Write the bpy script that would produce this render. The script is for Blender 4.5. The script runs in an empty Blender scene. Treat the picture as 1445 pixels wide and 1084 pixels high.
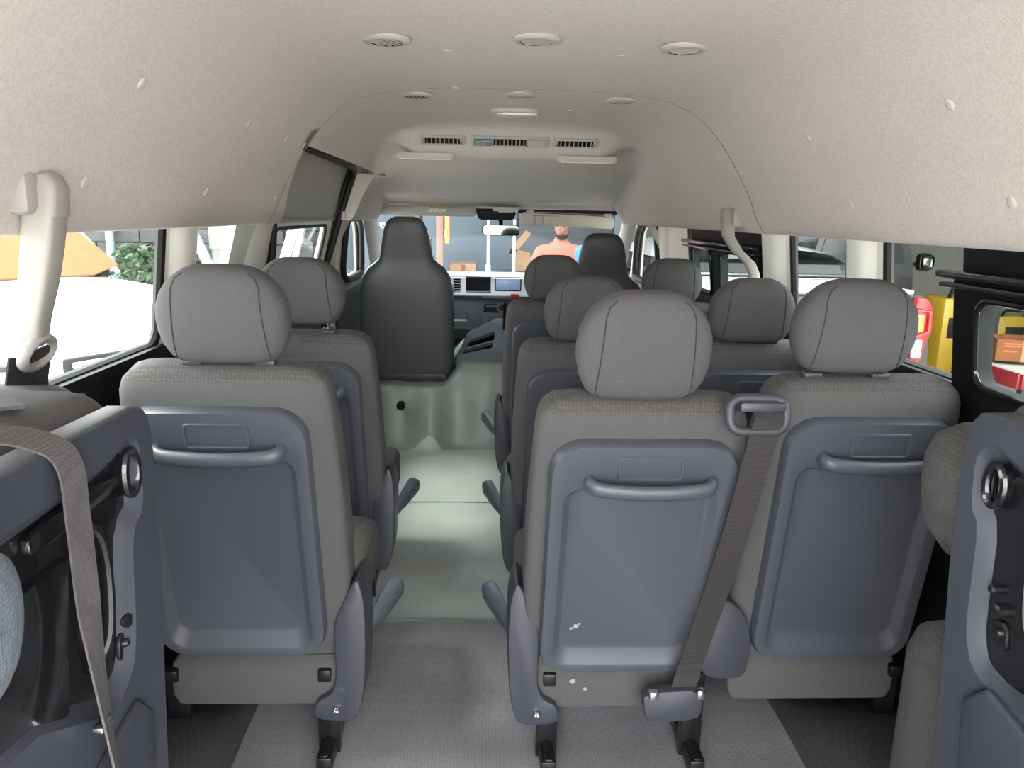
import bpy, bmesh, math, random
from math import sin, cos, pi, radians, sqrt, atan2
from mathutils import Vector, Matrix, geometry
random.seed(7)
S = bpy.context.scene
COL = S.collection

# ------------------------------------------------------------------ camera, sky, sun, exposure
def look(yaw, pitch, roll):
    y, p, r_ = radians(yaw), radians(pitch), radians(roll)
    f = Vector((sin(y)*cos(p), cos(y)*cos(p), -sin(p)))
    r0 = Vector((cos(y), -sin(y), 0)); u0 = r0.cross(f)
    r = r0*cos(r_) + u0*sin(r_); u = -r0*sin(r_) + u0*cos(r_)
    return Matrix((r, u, -f)).transposed()
cd = bpy.data.cameras.new('camera'); cam = bpy.data.objects.new('camera', cd); COL.objects.link(cam)
cam.matrix_world = Matrix.Translation((-0.112, 0, 1.30)) @ look(2.35, 12.4, 1.15).to_4x4()
cd.sensor_fit = 'HORIZONTAL'; cd.sensor_width = 36; cd.lens = 1085/1445*36; cd.clip_start = 0.02
S.camera = cam
W = bpy.data.worlds.new('sky'); S.world = W; W.use_nodes = True
nt = W.node_tree; bg = nt.nodes['Background']
tc = nt.nodes.new('ShaderNodeTexCoord'); sx = nt.nodes.new('ShaderNodeSeparateXYZ'); rp = nt.nodes.new('ShaderNodeValToRGB')
nt.links.new(tc.outputs['Generated'], sx.inputs[0]); nt.links.new(sx.outputs['Z'], rp.inputs[0]); nt.links.new(rp.outputs[0], bg.inputs[0])
rp.color_ramp.elements[0].color = (0.97, 0.97, 0.96, 1); rp.color_ramp.elements[1].color = (0.90, 0.94, 1.0, 1)
bg.inputs[1].default_value = 3.0
sd = bpy.data.lights.new('sun', 'SUN'); sd.energy = 2.4; sd.angle = radians(20); sd.color = (1, 0.96, 0.9)
sun = bpy.data.objects.new('sun', sd); COL.objects.link(sun)
sun.rotation_euler = Vector((0.62, 0.03, -1.0)).to_track_quat('-Z', 'Y').to_euler()
S.view_settings.view_transform = 'Standard'; S.view_settings.look = 'None'
S.view_settings.exposure = 2.2; S.view_settings.gamma = 1; S.view_settings.use_curve_mapping = False

# ------------------------------------------------------------------ materials
def lin(c):
    return tuple(((x/255)/12.92 if x/255 <= .04045 else ((x/255+.055)/1.055)**2.4) for x in c) + (1,)
def mat(name, rgb, rough=.6, metal=0, bump=None, var=None, spec=.5, coat=0, sheen=0, vor=None, wear=None):
    m = bpy.data.materials.new(name); m.use_nodes = True
    n = m.node_tree; L = n.links; b = n.nodes['Principled BSDF']
    c = lin(rgb)
    b.inputs['Base Color'].default_value = c; b.inputs['Roughness'].default_value = rough
    b.inputs['Metallic'].default_value = metal; b.inputs['Specular IOR Level'].default_value = spec
    b.inputs['Coat Weight'].default_value = coat; b.inputs['Sheen Weight'].default_value = sheen
    t = n.nodes.new('ShaderNodeTexCoord'); col = None
    if var:                                   # (scale, amount): mottled tone of the thing itself
        no = n.nodes.new('ShaderNodeTexNoise'); no.inputs['Scale'].default_value = var[0]; no.inputs['Detail'].default_value = 6
        r = n.nodes.new('ShaderNodeValToRGB'); a = var[1]
        r.color_ramp.elements[0].position = .3; r.color_ramp.elements[1].position = .7
        r.color_ramp.elements[0].color = tuple(x*(1-a) for x in c[:3])+(1,); r.color_ramp.elements[1].color = tuple(min(1, x*(1+a)) for x in c[:3])+(1,)
        L.new(t.outputs['Object'], no.inputs['Vector']); L.new(no.outputs['Fac'], r.inputs[0]); col = r.outputs[0]
    h = None
    if vor:                                   # woven or embossed cells: (scale, dark factor, bump distance)
        v = n.nodes.new('ShaderNodeTexVoronoi'); v.inputs['Scale'].default_value = vor[0]; v.inputs['Randomness'].default_value = .3
        L.new(t.outputs['Object'], v.inputs['Vector'])
        r = n.nodes.new('ShaderNodeValToRGB'); r.color_ramp.elements[0].position = .25; r.color_ramp.elements[1].position = .62
        r.color_ramp.elements[0].color = (1, 1, 1, 1); k = vor[1]; r.color_ramp.elements[1].color = (k, k, k, 1)
        L.new(v.outputs['Distance'], r.inputs[0])
        mx = n.nodes.new('ShaderNodeMix'); mx.data_type = 'RGBA'; mx.blend_type = 'MULTIPLY'; mx.inputs['Factor'].default_value = 1
        if col: L.new(col, mx.inputs[6])
        else: mx.inputs[6].default_value = c
        L.new(r.outputs[0], mx.inputs[7]); col = mx.outputs[2]
        bp = n.nodes.new('ShaderNodeBump'); bp.inputs['Strength'].default_value = .8; bp.inputs['Distance'].default_value = vor[2]
        bp.invert = True; L.new(v.outputs['Distance'], bp.inputs['Height']); h = bp
    if bump:                                  # (scale, strength, distance)
        no = n.nodes.new('ShaderNodeTexNoise'); no.inputs['Scale'].default_value = bump[0]; no.inputs['Detail'].default_value = 4
        L.new(t.outputs['Object'], no.inputs['Vector'])
        bp = n.nodes.new('ShaderNodeBump'); bp.inputs['Strength'].default_value = bump[1]; bp.inputs['Distance'].default_value = bump[2]
        L.new(no.outputs['Fac'], bp.inputs['Height'])
        if h: L.new(h.outputs[0], bp.inputs['Normal'])
        h = bp
    if wear:                                  # pale scuffs: (scale, threshold, rgb)
        no = n.nodes.new('ShaderNodeTexNoise'); no.inputs['Scale'].default_value = wear[0]; no.inputs['Detail'].default_value = 9; no.inputs['Distortion'].default_value = 1.5
        L.new(t.outputs['Object'], no.inputs['Vector'])
        r = n.nodes.new('ShaderNodeValToRGB'); r.color_ramp.elements[0].position = wear[1]; r.color_ramp.elements[1].position = wear[1]+.12
        L.new(no.outputs['Fac'], r.inputs[0])
        mx = n.nodes.new('ShaderNodeMix'); mx.data_type = 'RGBA'
        L.new(r.outputs[0], mx.inputs['Factor'])
        if col: L.new(col, mx.inputs[6])
        else: mx.inputs[6].default_value = c
        mx.inputs[7].default_value = lin(wear[2]); col = mx.outputs[2]
    if col: L.new(col, b.inputs['Base Color'])
    if h: L.new(h.outputs[0], b.inputs['Normal'])
    return m
def glass(name, tint, refl=1.0):
    m = bpy.data.materials.new(name); m.use_nodes = True
    n = m.node_tree; n.nodes.remove(n.nodes['Principled BSDF']); o = n.nodes['Material Output']
    tr = n.nodes.new('ShaderNodeBsdfTransparent'); tr.inputs[0].default_value = tint + (1,)
    gl = n.nodes.new('ShaderNodeBsdfGlossy'); gl.inputs['Roughness'].default_value = .02
    fr = n.nodes.new('ShaderNodeLayerWeight'); fr.inputs[0].default_value = .5      # Schlick, alike from both sides of the thin pane
    pw = n.nodes.new('ShaderNodeMath'); pw.operation = 'POWER'; pw.inputs[1].default_value = 5
    mm = n.nodes.new('ShaderNodeMath'); mm.operation = 'MULTIPLY_ADD'; mm.inputs[1].default_value = .9; mm.inputs[2].default_value = .045*refl
    mx = n.nodes.new('ShaderNodeMixShader'); L = n.links
    L.new(fr.outputs['Facing'], pw.inputs[0]); L.new(pw.outputs[0], mm.inputs[0]); L.new(mm.outputs[0], mx.inputs[0]); L.new(tr.outputs[0], mx.inputs[1]); L.new(gl.outputs[0], mx.inputs[2]); L.new(mx.outputs[0], o.inputs[0])
    return m
def lit(name, rgb, s):
    m = mat(name, rgb, .3); b = m.node_tree.nodes['Principled BSDF']
    b.inputs['Emission Color'].default_value = lin(rgb); b.inputs['Emission Strength'].default_value = s
    return m
M = dict(
 liner=mat('headliner', (197, 189, 184), .95, var=(150, .09), bump=(330, .55, .0016)),
 beige=mat('beige_trim', (196, 190, 180), .7, bump=(500, .2, .0005)),
 hanger=mat('hanger_plastic', (150, 146, 141), .5),
 white=mat('white_paint', (238, 237, 228), .35, var=(3, .02)),
 ivory=mat('ivory_plastic', (184, 180, 174), .45),
 fabric=mat('seat_cloth', (73, 72, 73), .95, var=(260, .10), bump=(700, .35, .0006)),
 weave=mat('woven_cloth', (76, 74, 73), .9, vor=(135, .66, .0015)),
 plastic=mat('dark_plastic', (68, 70, 78), .42, bump=(420, .18, .0006), wear=(9, .70, (104, 105, 108))),
 shell=mat('slate_plastic', (58, 60, 69), .45, bump=(420, .15, .0006), var=(6, .06)),
 cover=mat('grey_plastic', (54, 55, 63), .45, bump=(380, .2, .0006), wear=(14, .70, (110, 110, 112))),
 gloss=mat('black_gloss', (22, 22, 25), .18, var=(5, .2), coat=.3),
 black=mat('black_plastic', (18, 18, 20), .55, spec=.2),
 rubber=mat('black_rubber', (14, 14, 15), .6),
 metal=mat('black_metal', (28, 28, 31), .3, metal=.3, var=(12, .2)),
 chrome=mat('chrome', (205, 205, 205), .15, metal=1),
 web=mat('webbing', (52, 48, 50), .85, vor=(330, .55, .0008)),
 strap=mat('grey_strap', (92, 88, 90), .9, vor=(300, .6, .0007)),
 vinyl=mat('floor_vinyl', (138, 139, 142), .36, vor=(115, .72, .0012), var=(3, .12), wear=(3.4, .68, (150, 146, 136))),
 vinyl2=mat('smooth_vinyl', (166, 172, 167), .30, var=(3, .12), bump=(5, .5, .02), wear=(5, .68, (170, 168, 156))),
 riser=mat('riser_vinyl', (128, 132, 127), .36, var=(3, .12), bump=(5, .5, .02)),
 carpet=mat('ribbed_cover', (66, 66, 70), .8, vor=(230, .5, .0012)),
 leather=mat('black_vinyl', (66, 68, 68), .45, bump=(300, .2, .0006)),
 leather2=mat('black_vinyl_deep', (56, 56, 57), .45, bump=(300, .2, .0006)),
 seam=mat('seam_thread', (44, 42, 41), .9),
 lineseam=mat('liner_seam', (120, 116, 110), .95), jointm=mat('mat_joint', (88, 90, 88), .6),
 dash=mat('dash_grey', (70, 74, 82), .5, bump=(300, .15, .0006)),
 silver=mat('silver_trim', (160, 166, 171), .3, metal=.25),
 hole=mat('black_recess', (8, 8, 9), .7),
 screen=lit('screen', (110, 130, 160), .10),
 red=mat('red_plastic', (128, 8, 18), .35),
 lens=mat('red_lens', (160, 10, 26), .12, coat=.5),
 amber=mat('amber_lens', (170, 104, 36), .15, coat=.4),
 clear=mat('clear_lens', (112, 118, 122), .12, coat=.3),
 grillw=mat('vent_grey', (176, 170, 162), .5),
 lampw=mat('lamp_lens', (216, 210, 198), .25),
 yellow=mat('yellow_label', (236, 178, 52), .6), paper=mat('white_paper', (232, 232, 228), .7),
 blue=mat('blue_sticker', (92, 128, 205), .5),
 glass=glass('side_glass', (.86, .91, .88), 1.0), windscreen=glass('windscreen_glass', (.88, .92, .93), 1.4), chipm=mat('chip_dust', (150, 143, 134), .9), mirror=mat('mirror_glass', (92, 97, 90), .04, metal=1),
 carwhite=mat('car_white', (238, 238, 236), .25, coat=.5), cardark=mat('car_black', (13, 13, 15), .25, coat=.2, spec=.4),
 carglass=mat('car_glass', (20, 25, 27), .12, spec=.4),
 silver_and_glint=mat('car_silver_and_sky_glint', (205, 210, 210), .25, metal=.3, coat=.4),  # silver metal; on the pickup's ribs and cab roof a painted sky reflection
 card=mat('cardboard', (116, 68, 34), .85, var=(18, .06)), card2=mat('cardboard_pale', (150, 116, 82), .85, var=(14, .07)),
 print=mat('red_print', (200, 90, 70), .8),
 conc=mat('concrete', (192, 189, 182), .9, var=(1.4, .12), bump=(40, .3, .01)), block=mat('wall_block', (62, 62, 61), .95, var=(7, .22), bump=(60, .6, .01)),
 mortar=mat('mortar', (110, 108, 102), .95, var=(9, .1)),
 panel=mat('steel_wall', (66, 80, 90), .5, var=(.8, .10)), panel2=mat('steel_wall_dark', (48, 54, 60), .5, var=(.8, .12)),
 shedwall=mat('shed_wall', (120, 120, 116), .9, var=(1, .15)), roof=mat('roof_sheet', (120, 122, 124), .7),
 yel=mat('yellow_machine', (158, 128, 24), .4), redp=mat('red_paint', (124, 26, 36), .4), bluep=mat('blue_plastic', (38, 120, 220), .45), teal=mat('grey_blue_plastic', (120, 140, 150), .5),
 orange=mat('orange_plastic', (240, 150, 50), .5), brown=mat('brown_post', (128, 100, 86), .8), pole=mat('white_pole', (220, 226, 226), .5),
 green=mat('leaf_green', (52, 74, 46), .7, var=(3, .3)), greenp=mat('green_plastic', (84, 120, 86), .6),
 skin=mat('skin', (120, 84, 66), .6), shirt=mat('salmon_shirt', (206, 92, 72), .9), trousers=mat('trousers', (50, 54, 66), .9), hair=mat('hair', (26, 22, 20), .9),
 denim=mat('blue_grey_knit', (104, 112, 122), .95, vor=(240, .7, .001)),
 lightgrey=mat('door_grey', (168, 166, 160), .5),
)

# ------------------------------------------------------------------ mesh helpers
CACHE = {}
def finish(me, mats, smooth=40):
    for m in (mats if isinstance(mats, (list, tuple)) else [mats]): me.materials.append(m)
    if smooth:
        me.polygons.foreach_set('use_smooth', [True]*len(me.polygons)); me.set_sharp_from_angle(angle=radians(smooth))
def obj(name, bm, m, parent=None, loc=(0, 0, 0), rot=(0, 0, 0), smooth=40, key=None):
    """bm: a bmesh or a function that makes one; key: share the mesh between alike pieces"""
    if key is not None and key in CACHE: me = CACHE[key]
    else:
        if callable(bm): bm = bm()
        bmesh.ops.recalc_face_normals(bm, faces=bm.faces)
        me = bpy.data.meshes.new(name); bm.to_mesh(me); bm.free(); finish(me, m, smooth)
        if key is not None: CACHE[key] = me
    o = bpy.data.objects.new(name, me); COL.objects.link(o)
    o.location = loc; o.rotation_euler = rot
    if parent: o.parent = parent
    return o
def tag(o, label, cat, group=None):
    o['label'] = label; o['category'] = cat
    if group: o['group'] = group
    return o
def thing(name, label, cat, loc=(0, 0, 0), rotz=0, group=None):
    o = bpy.data.objects.new(name, None); COL.objects.link(o); o.location = loc; o.rotation_euler = (0, 0, rotz); o.empty_display_size = .1
    return tag(o, label, cat, group)
def struct(o): o['kind'] = 'structure'; return o
def sempty(name, loc=(0, 0, 0)):
    o = bpy.data.objects.new(name, None); COL.objects.link(o); o.location = loc; o['kind'] = 'structure'; return o
def B(): return bmesh.new()
def rings(bm, R, cap0=True, cap1=True, loop=False, mi=None):
    V = [[bm.verts.new(p) for p in r] for r in R]; n = len(R[0]); F = []
    m = len(V)
    for i in range(m if loop else m-1):
        a, b = V[i], V[(i+1) % m]
        for j in range(n):
            F.append(bm.faces.new((a[j], a[(j+1) % n], b[(j+1) % n], b[j])))
    if not loop:
        if cap0: F.append(bm.faces.new(V[0][::-1]))
        if cap1: F.append(bm.faces.new(V[-1]))
    if mi is not None:
        for f in F: f.material_index = mi
    return V
def sheet(bm, G):
    V = [[bm.verts.new(p) for p in r] for r in G]
    for i in range(len(V)-1):
        for j in range(len(V[0])-1): bm.faces.new((V[i][j], V[i][j+1], V[i+1][j+1], V[i+1][j]))
    return V
def box(bm, c, s, bev=0, rot=None, seg=2):
    mtx = Matrix.Translation(c) @ (rot.to_4x4() if rot else Matrix.Identity(4)) @ Matrix.Diagonal((s[0], s[1], s[2], 1))
    r = bmesh.ops.create_cube(bm, size=1, matrix=mtx)
    if bev:
        vs = set(r['verts']); es = [e for e in bm.edges if e.verts[0] in vs and e.verts[1] in vs]
        bmesh.ops.bevel(bm, geom=es, offset=bev, segments=seg, affect='EDGES', profile=.5)
def se(n, hx, hy, cx, cy, z, k=32):
    out = []
    for i in range(k):
        t = 2*pi*i/k; c, s = cos(t), sin(t)
        out.append((cx + hx*math.copysign(abs(c)**(2/n), c), cy + hy*math.copysign(abs(s)**(2/n), s), z))
    return out
def rrect(cx, cy, w, h, r, n=6):
    P = []
    for q, (sx_, sy_) in enumerate(((1, 1), (-1, 1), (-1, -1), (1, -1))):
        for i in range(n+1):
            a = pi/2*q + pi/2*i/n
            P.append((cx + sx_*(w/2-r) + r*cos(a), cy + sy_*(h/2-r) + r*sin(a)))
    return P
def tube(bm, path, r, n=10, loop=False, up=None, r2=None, cap=True):
    P = [Vector(p) for p in path]; R = []; m = len(P); prev = None
    for i, p in enumerate(P):
        a = P[(i-1) % m] if (loop or i > 0) else p; b = P[(i+1) % m] if (loop or i < m-1) else p
        t = (b-a).normalized()
        if up is not None: ref = Vector(up)
        elif prev is not None: ref = prev
        else: ref = Vector((0, 0, 1)) if abs(t.z) < .9 else Vector((1, 0, 0))
        x = (ref - t*ref.dot(t)).normalized(); y = t.cross(x); prev = x
        ra = r[i] if isinstance(r, (list, tuple)) else r
        rb = (r2[i] if isinstance(r2, (list, tuple)) else r2) if r2 is not None else ra
        R.append([tuple(p + x*ra*cos(2*pi*k/n) + y*rb*sin(2*pi*k/n)) for k in range(n)])
    rings(bm, R, cap, cap, loop)
def ribbon(bm, path, wdir, w, th=.002, nrm=None):
    P = [Vector(p) for p in path]; R = []
    for i, p in enumerate(P):
        d = Vector(wdir[i] if isinstance(wdir, list) else wdir).normalized()
        t = (P[min(i+1, len(P)-1)] - P[max(i-1, 0)]).normalized()
        d = (d - t*d.dot(t)).normalized(); nn = d.cross(t)
        R.append([tuple(p + d*w/2*a + nn*th/2*b) for a, b in ((1, 1), (-1, 1), (-1, -1), (1, -1))])
    rings(bm, R)
def poly_ext(bm, P2, to3, th_vec, bev=0):
    vs = [bm.verts.new(to3(*p)) for p in P2]; f = bm.faces.new(vs)
    r = bmesh.ops.extrude_face_region(bm, geom=[f]); nv = [e for e in r['geom'] if isinstance(e, bmesh.types.BMVert)]
    bmesh.ops.translate(bm, verts=nv, vec=th_vec)
    if bev:
        a = set(vs) | set(nv)
        es = [e for e in bm.edges if e.verts[0] in a and e.verts[1] in a]
        bmesh.ops.bevel(bm, geom=es, offset=bev, segments=2, affect='EDGES', profile=.5)
def chaikin(P, it=2):
    for _ in range(it):
        Q = []
        for i in range(len(P)):
            a, b = P[i], P[(i+1) % len(P)]
            Q += [tuple(.78*x+.22*y for x, y in zip(a, b)), tuple(.22*x+.78*y for x, y in zip(a, b))]
        P = Q
    return P
def catmull(P, k=6, closed=False):
    P = [Vector(p) for p in P]; out = []; n = len(P)
    for i in range(n if closed else n-1):
        p1, p2 = P[i], P[(i+1) % n]
        p0 = P[(i-1) % n] if (closed or i > 0) else p1*2-p2
        p3 = P[(i+2) % n] if (closed or i < n-2) else p2*2-p1
        for j in range(k):
            t = j/k
            out.append(.5*((2*p1)+(p2-p0)*t+(2*p0-5*p1+4*p2-p3)*t*t+(3*p1-p0-3*p2+p3)*t**3))
    if not closed: out.append(P[-1])
    return out
def catmull4(T, k=4):
    out = []
    for i in range(len(T)-1):
        p1, p2 = T[i], T[i+1]; p0 = T[i-1] if i else p1; p3 = T[i+2] if i < len(T)-2 else p2
        for j in range(k):
            t = j/k; out.append(tuple(.5*(2*b+(c-a)*t+(2*a-5*b+4*c-d)*t*t+(3*b-a-3*c+d)*t**3) for a, b, c, d in zip(p0, p1, p2, p3)))
    return out+[T[-1]]
def holed(outer, holes, to3):
    """flat wall piece with openings, in 2-D, mapped to 3-D"""
    bm = B(); es = []
    for L in [outer]+holes:
        v = [bm.verts.new((p[0], p[1], 0)) for p in L]
        es += [bm.edges.new((v[i], v[(i+1) % len(v)])) for i in range(len(v))]
    bmesh.ops.triangle_fill(bm, edges=es, use_beauty=True, use_dissolve=False)
    for v in bm.verts: v.co = to3(v.co.x, v.co.y)
    return bm
def thick(bm, vec):
    r = bmesh.ops.extrude_face_region(bm, geom=list(bm.faces)); bmesh.ops.translate(bm, verts=[e for e in r['geom'] if isinstance(e, bmesh.types.BMVert)], vec=vec)
    return bm
# ------------------------------------------------------------------ the van's shell
def wx(z): return .90 + .12*(1.26-z) if z > .93 else .94
HALF = catmull([(0, 1.676, 0), (.2, 1.673, 0), (.36, 1.662, 0), (.47, 1.640, 0), (.555, 1.595, 0), (.62, 1.530, 0), (.672, 1.455, 0), (.717, 1.380, 0), (.75, 1.305, 0), (.774, 1.266, 0), (.788, 1.257, 0), (.803, 1.262, 0), (.808, 1.30, 0)], 4)
HALF = [(p.x, p.y) for p in HALF]
PROF = [(-x, z) for x, z in HALF[::-1]] + HALF[1:]
def prof_x(z):                      # inner half width of the lining at height z
    for (x0, z0), (x1, z1) in zip(HALF, HALF[1:]):
        if z0 >= z >= z1: return x0 + (x1-x0)*(z0-z)/max(1e-6, z0-z1)
    return .78
def sstep(a, b, x):
    t = max(0, min(1, (x-a)/(b-a))); return t*t*(3-2*t)
def low(Y):                         # the front of the roof is lower, under an air duct
    if Y < 3.36: return 9
    if Y < 3.56: return 1.676 - .135*sstep(3.36, 3.56, Y)
    return 1.541 - .006*sin((Y-3.56)/1.5*pi) - (Y-3.56)*.119 - .03*max(0, Y-4.75)
def smin(a, b, k=.035):
    h = max(0, min(1, .5+.5*(b-a)/k)); return b*(1-h)+a*h - k*h*(1-h)
YS = [-.45+.1*i for i in range(31)] + [2.60, 2.66, 2.8, 2.9, 3.0, 3.1, 3.2, 3.3] + [3.34+.02*i for i in range(13)] + [3.62, 3.7, 3.8, 3.9, 4.0, 4.08, 4.15, 4.3, 4.45, 4.6, 4.75, 4.85, 4.93, 5.0]
def ceil_pt(x, z, Y):
    lo = low(Y)
    if lo < 5:
        edge = .50 + .26*sstep(3.56, 3.9, Y)                # the duct is narrower than the roof
        blend = 1 - sstep(edge-.11, edge+.09, abs(x)) if Y < 3.9 else 1
        z = z + (smin(z, lo) - z)*blend
    yy = Y
    if x < 0 and 2.0 < Y < 3.2:
        wgt = sstep(2.1, 2.6, Y) * (1-sstep(2.66, 3.2, Y)); yy = Y - .75*max(0, min(z, 1.5)-1.262)*wgt
    return (x, yy, z)
def mk_ceiling():
    bm = B(); V = [[bm.verts.new(ceil_pt(x, z, Y)) for x, z in PROF] for Y in YS]
    for i in range(len(YS)-1):
        for j in range(len(PROF)-1):
            x = (PROF[j][0]+PROF[j+1][0])/2; z = (PROF[j][1]+PROF[j+1][1])/2; y = (YS[i]+YS[i+1])/2
            if x < 0 and 2.60 < y < 4.0 and z < 1.50: continue          # sliding door opening
            bm.faces.new((V[i][j], V[i][j+1], V[i+1][j+1], V[i+1][j]))
    # turned-in edge of the lining round the door opening
    def flange(path):
        q = [bm.verts.new(p) for p in path]; w = [bm.verts.new((p[0]-.05, p[1]+.015, p[2]+.005)) for p in path]
        for a in range(len(q)-1): bm.faces.new((q[a], q[a+1], w[a+1], w[a]))
    i0 = YS.index(2.60)
    flange([ceil_pt(x, z, 2.60) for x, z in PROF if x < 0 and z < 1.53])
    fw_ = [ceil_pt(x, z, 4.0) for x, z in PROF if x < 0 and z < 1.56]      # jamb ahead of the door
    a_ = [bm.verts.new(p) for p in fw_]; b_ = [bm.verts.new((-.99, p[1]+.06, p[2]+.02)) for p in fw_]
    for k in range(len(a_)-1): bm.faces.new((a_[k], a_[k+1], b_[k+1], b_[k]))
    bmesh.ops.remove_doubles(bm, verts=bm.verts, dist=1e-5)
    return bm
ceiling = struct(obj('ceiling', mk_ceiling(), M['liner'], smooth=60))
def roof_skin():                    # the outer roof sheet that keeps daylight out
    bm = B(); sheet(bm, [[(x*1.06-.0, Y, max(z, 1.3)+.05 if abs(x) < .6 else z+.03) for x, z in ((-.93, 1.27), (-.80, 1.53), (-.62, 1.68), (-.3, 1.72), (0, 1.73), (.3, 1.72), (.62, 1.68), (.80, 1.53), (.93, 1.27))] for Y in (-.45, 1, 2.5, 4, 4.6)])
    sheet(bm, [[(x*1.06, 4.6+a*.75, zz) for x, zz in ((-.93, 1.30), (-.6, 1.78-.42*a), (0, 1.80-.40*a), (.6, 1.78-.42*a), (.93, 1.30))] for a in (0, .55, .75)])
    return bm
struct(obj('roof', roof_skin(), M['carwhite'], smooth=60))
# seam across the lining and its trim clips
obj('seam', (lambda b: (tube(b, [(x*.9985, 2.45+.03*(1-abs(x)/.8) , z+.0004) for x, z in PROF[4:-4]], .0012, 5), b)[1])(B()), M['lineseam'], ceiling)
def clip_bm():
    bm = B(); rings(bm, [[(r*cos(2*pi*k/14), r*sin(2*pi*k/14), h) for k in range(14)] for r, h in ((.0115, .002), (.0115, -.0004), (.010, -.0016), (.004, -.002))]); return bm
def clip(x, Y, z, nx):
    n = Vector((nx, 0, sqrt(1-nx*nx))); q = n.to_track_quat('Z', 'Y').to_euler()
    return obj('trim_clip', clip_bm, M['liner'], ceiling, (x, Y, z), q, key='clip')
for sd_, rows in ((-1, ((1.49, (.55, 1.30, 1.86, 2.21, 2.42)), (1.335, (.70, 1.27, 1.81, 2.40)))), (1, ((1.49, (.58, 1.30, 1.86, 2.57, 3.10)), (1.335, (.62, 1.24, 1.79, 2.39, 2.95, 3.85))))):
    for z, ys in rows:
        for Y in ys: clip(sd_*prof_x(z), Y, z, sd_*(.84 if z > 1.4 else .93))
for x, Y in ((-.2, 1.93), (.21, 1.93), (-.2, 2.47), (0, 2.48), (.2, 2.47), (-.2, 2.9), (.2, 2.92), (-.3, 1.0), (.3, 1.0)):
    z = next(z for xx, z in HALF if xx >= abs(x)-.02); clip(x, Y, z-.001, 0)

# floor with the engine box under the front seats
def floor_z(x, y):
    z = .0035*sin(x*9+y*3)*sin(y*4.1-x*2) * sstep(1.9, 2.6, y) + .002*sin(y*13+x*5)
    z -= .012*math.exp(-((x+.40)**2/.006+(y-2.36)**2/.03))
    rise = sstep(4.14, 4.27, y + .02*sin(x*11) - .015*sin(x*23+1))
    z += .345*rise
    z += (.012*sin(x*17+z*19)*sin(z*13+x*4) + .008*sin(x*31+2)) * (1 if .02 < z < .34 else .25*rise)
    hump = sstep(-.34, -.22, x)*(1-sstep(.26, .36, x))
    z += .11*hump*sstep(4.12, 4.36, y)
    return z
def mk_floor():
    bm = B(); ys = [-.6+.05*i for i in range(95)] + [4.14+.008*i for i in range(22)] + [4.33+.06*i for i in range(22)]
    sheet(bm, [[(-.95+1.9*j/76, y, floor_z(-.95+1.9*j/76, y)) for j in range(77)] for y in ys])
    for f in bm.faces:
        c = f.calc_center_median(); f.material_index = 2 if c.y > 4.145 else (0 if c.y < 2.30 else 1)
    return bm
floor = struct(obj('floor', mk_floor(), [M['vinyl'], M['vinyl2'], M['riser']], smooth=70))
for Y in (2.30, 3.35):
    obj('mat_joint', (lambda b: (box(b, (-.2, Y, .003), (.5, .006, .003), .001), b)[1])(B()), M['jointm'], floor)
obj('grommet', (lambda b: (rings(b, [[(-.555+r*cos(2*pi*k/16), 4.155-d, .255+r*sin(2*pi*k/16)) for k in range(16)] for r, d in ((.024, -.02), (.024, .006), (.018, .012), (.014, .004))]), b)[1])(B()), M['black'], floor)

# side walls with their openings
def side(sgn):
    return lambda y, z: Vector((sgn*wx(z), y, z))
def wall(name, sgn, y0, y1, holes, m):
    zs = [1.275, 1.10, .94, .93]
    bm = holed([(y0, 1.35), (y0, .93), (y1, .93), (y1, 1.35)], [rrect((a+b)/2, (c+d)/2, b-a, d-c, r, 5) for a, b, c, d, r in holes], side(sgn))
    thick(bm, (sgn*.010, 0, 0))
    return struct(obj(name, bm, m, smooth=30))
def lower(sgn, y0, y1):
    bm = B(); sheet(bm, [[(sgn*.949, y, z), (sgn*.925, y, z2)] if 0 else [(sgn*.975, y, .962), (sgn*.926, y, .957), (sgn*.922, y, .94), (sgn*.955, y, .86), (sgn*.955, y, -.02)] for y in (y0, y1) for z in (0,) for z2 in (0,)])
    return bm
LW = ((.25, 1.985, .95, 1.30, .055), (2.185, 2.565, .95, 1.30, .06))
RW = ((.25, 1.94, .95, 1.30, .055), (2.145, 2.55, .95, 1.30, .06), (2.81, 3.85, .95, 1.30, .055))
wl = wall('wall_left', -1, -.45, 2.88, LW, M['white'])
wr = wall('wall_right', 1, -.45, 4.45, RW, M['white'])
obj('lower_panel', lower(-1, -.45, 2.88), M['black'], wl); obj('lower_panel', lower(1, -.45, 4.45), M['black'], wr)
for sgn, w in ((-1, wl), (1, wr)):
    obj('outer_sill', (lambda b: (box(b, (sgn*.985, 2.2, .2), (.03, 5.4, 1.4)), b)[1])(B()), M['carwhite'], w)
def pillar(sgn, w, y0, y1, d=.035):
    """the rounded painted post between two windows"""
    bm = B(); R = []
    for z in (1.34, 1.24, 1.12, 1.0, .93):
        x = sgn*(wx(z)+.004); h = (y1-y0)/2 * (1.0 if z < 1.2 else 1.0+.06*(z-1.2)/.075); c = (y0+y1)/2
        R.append([(x - sgn*d*(1-abs(t)**3.2), c+h*t, z) for t in [-1+.125*i for i in range(17)]])
    sheet(bm, R); obj('pillar', bm, M['white'], w, smooth=60)
pillar(-1, wl, 2.01, 2.17); pillar(-1, wl, 2.60, 2.87)
pillar(1, wr, 1.975, 2.125); pillar(1, wr, 2.585, 2.785); pillar(1, wr, 3.885, 4.27, .03); pillar(1, wr, 4.29, 4.45, .03)
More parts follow.
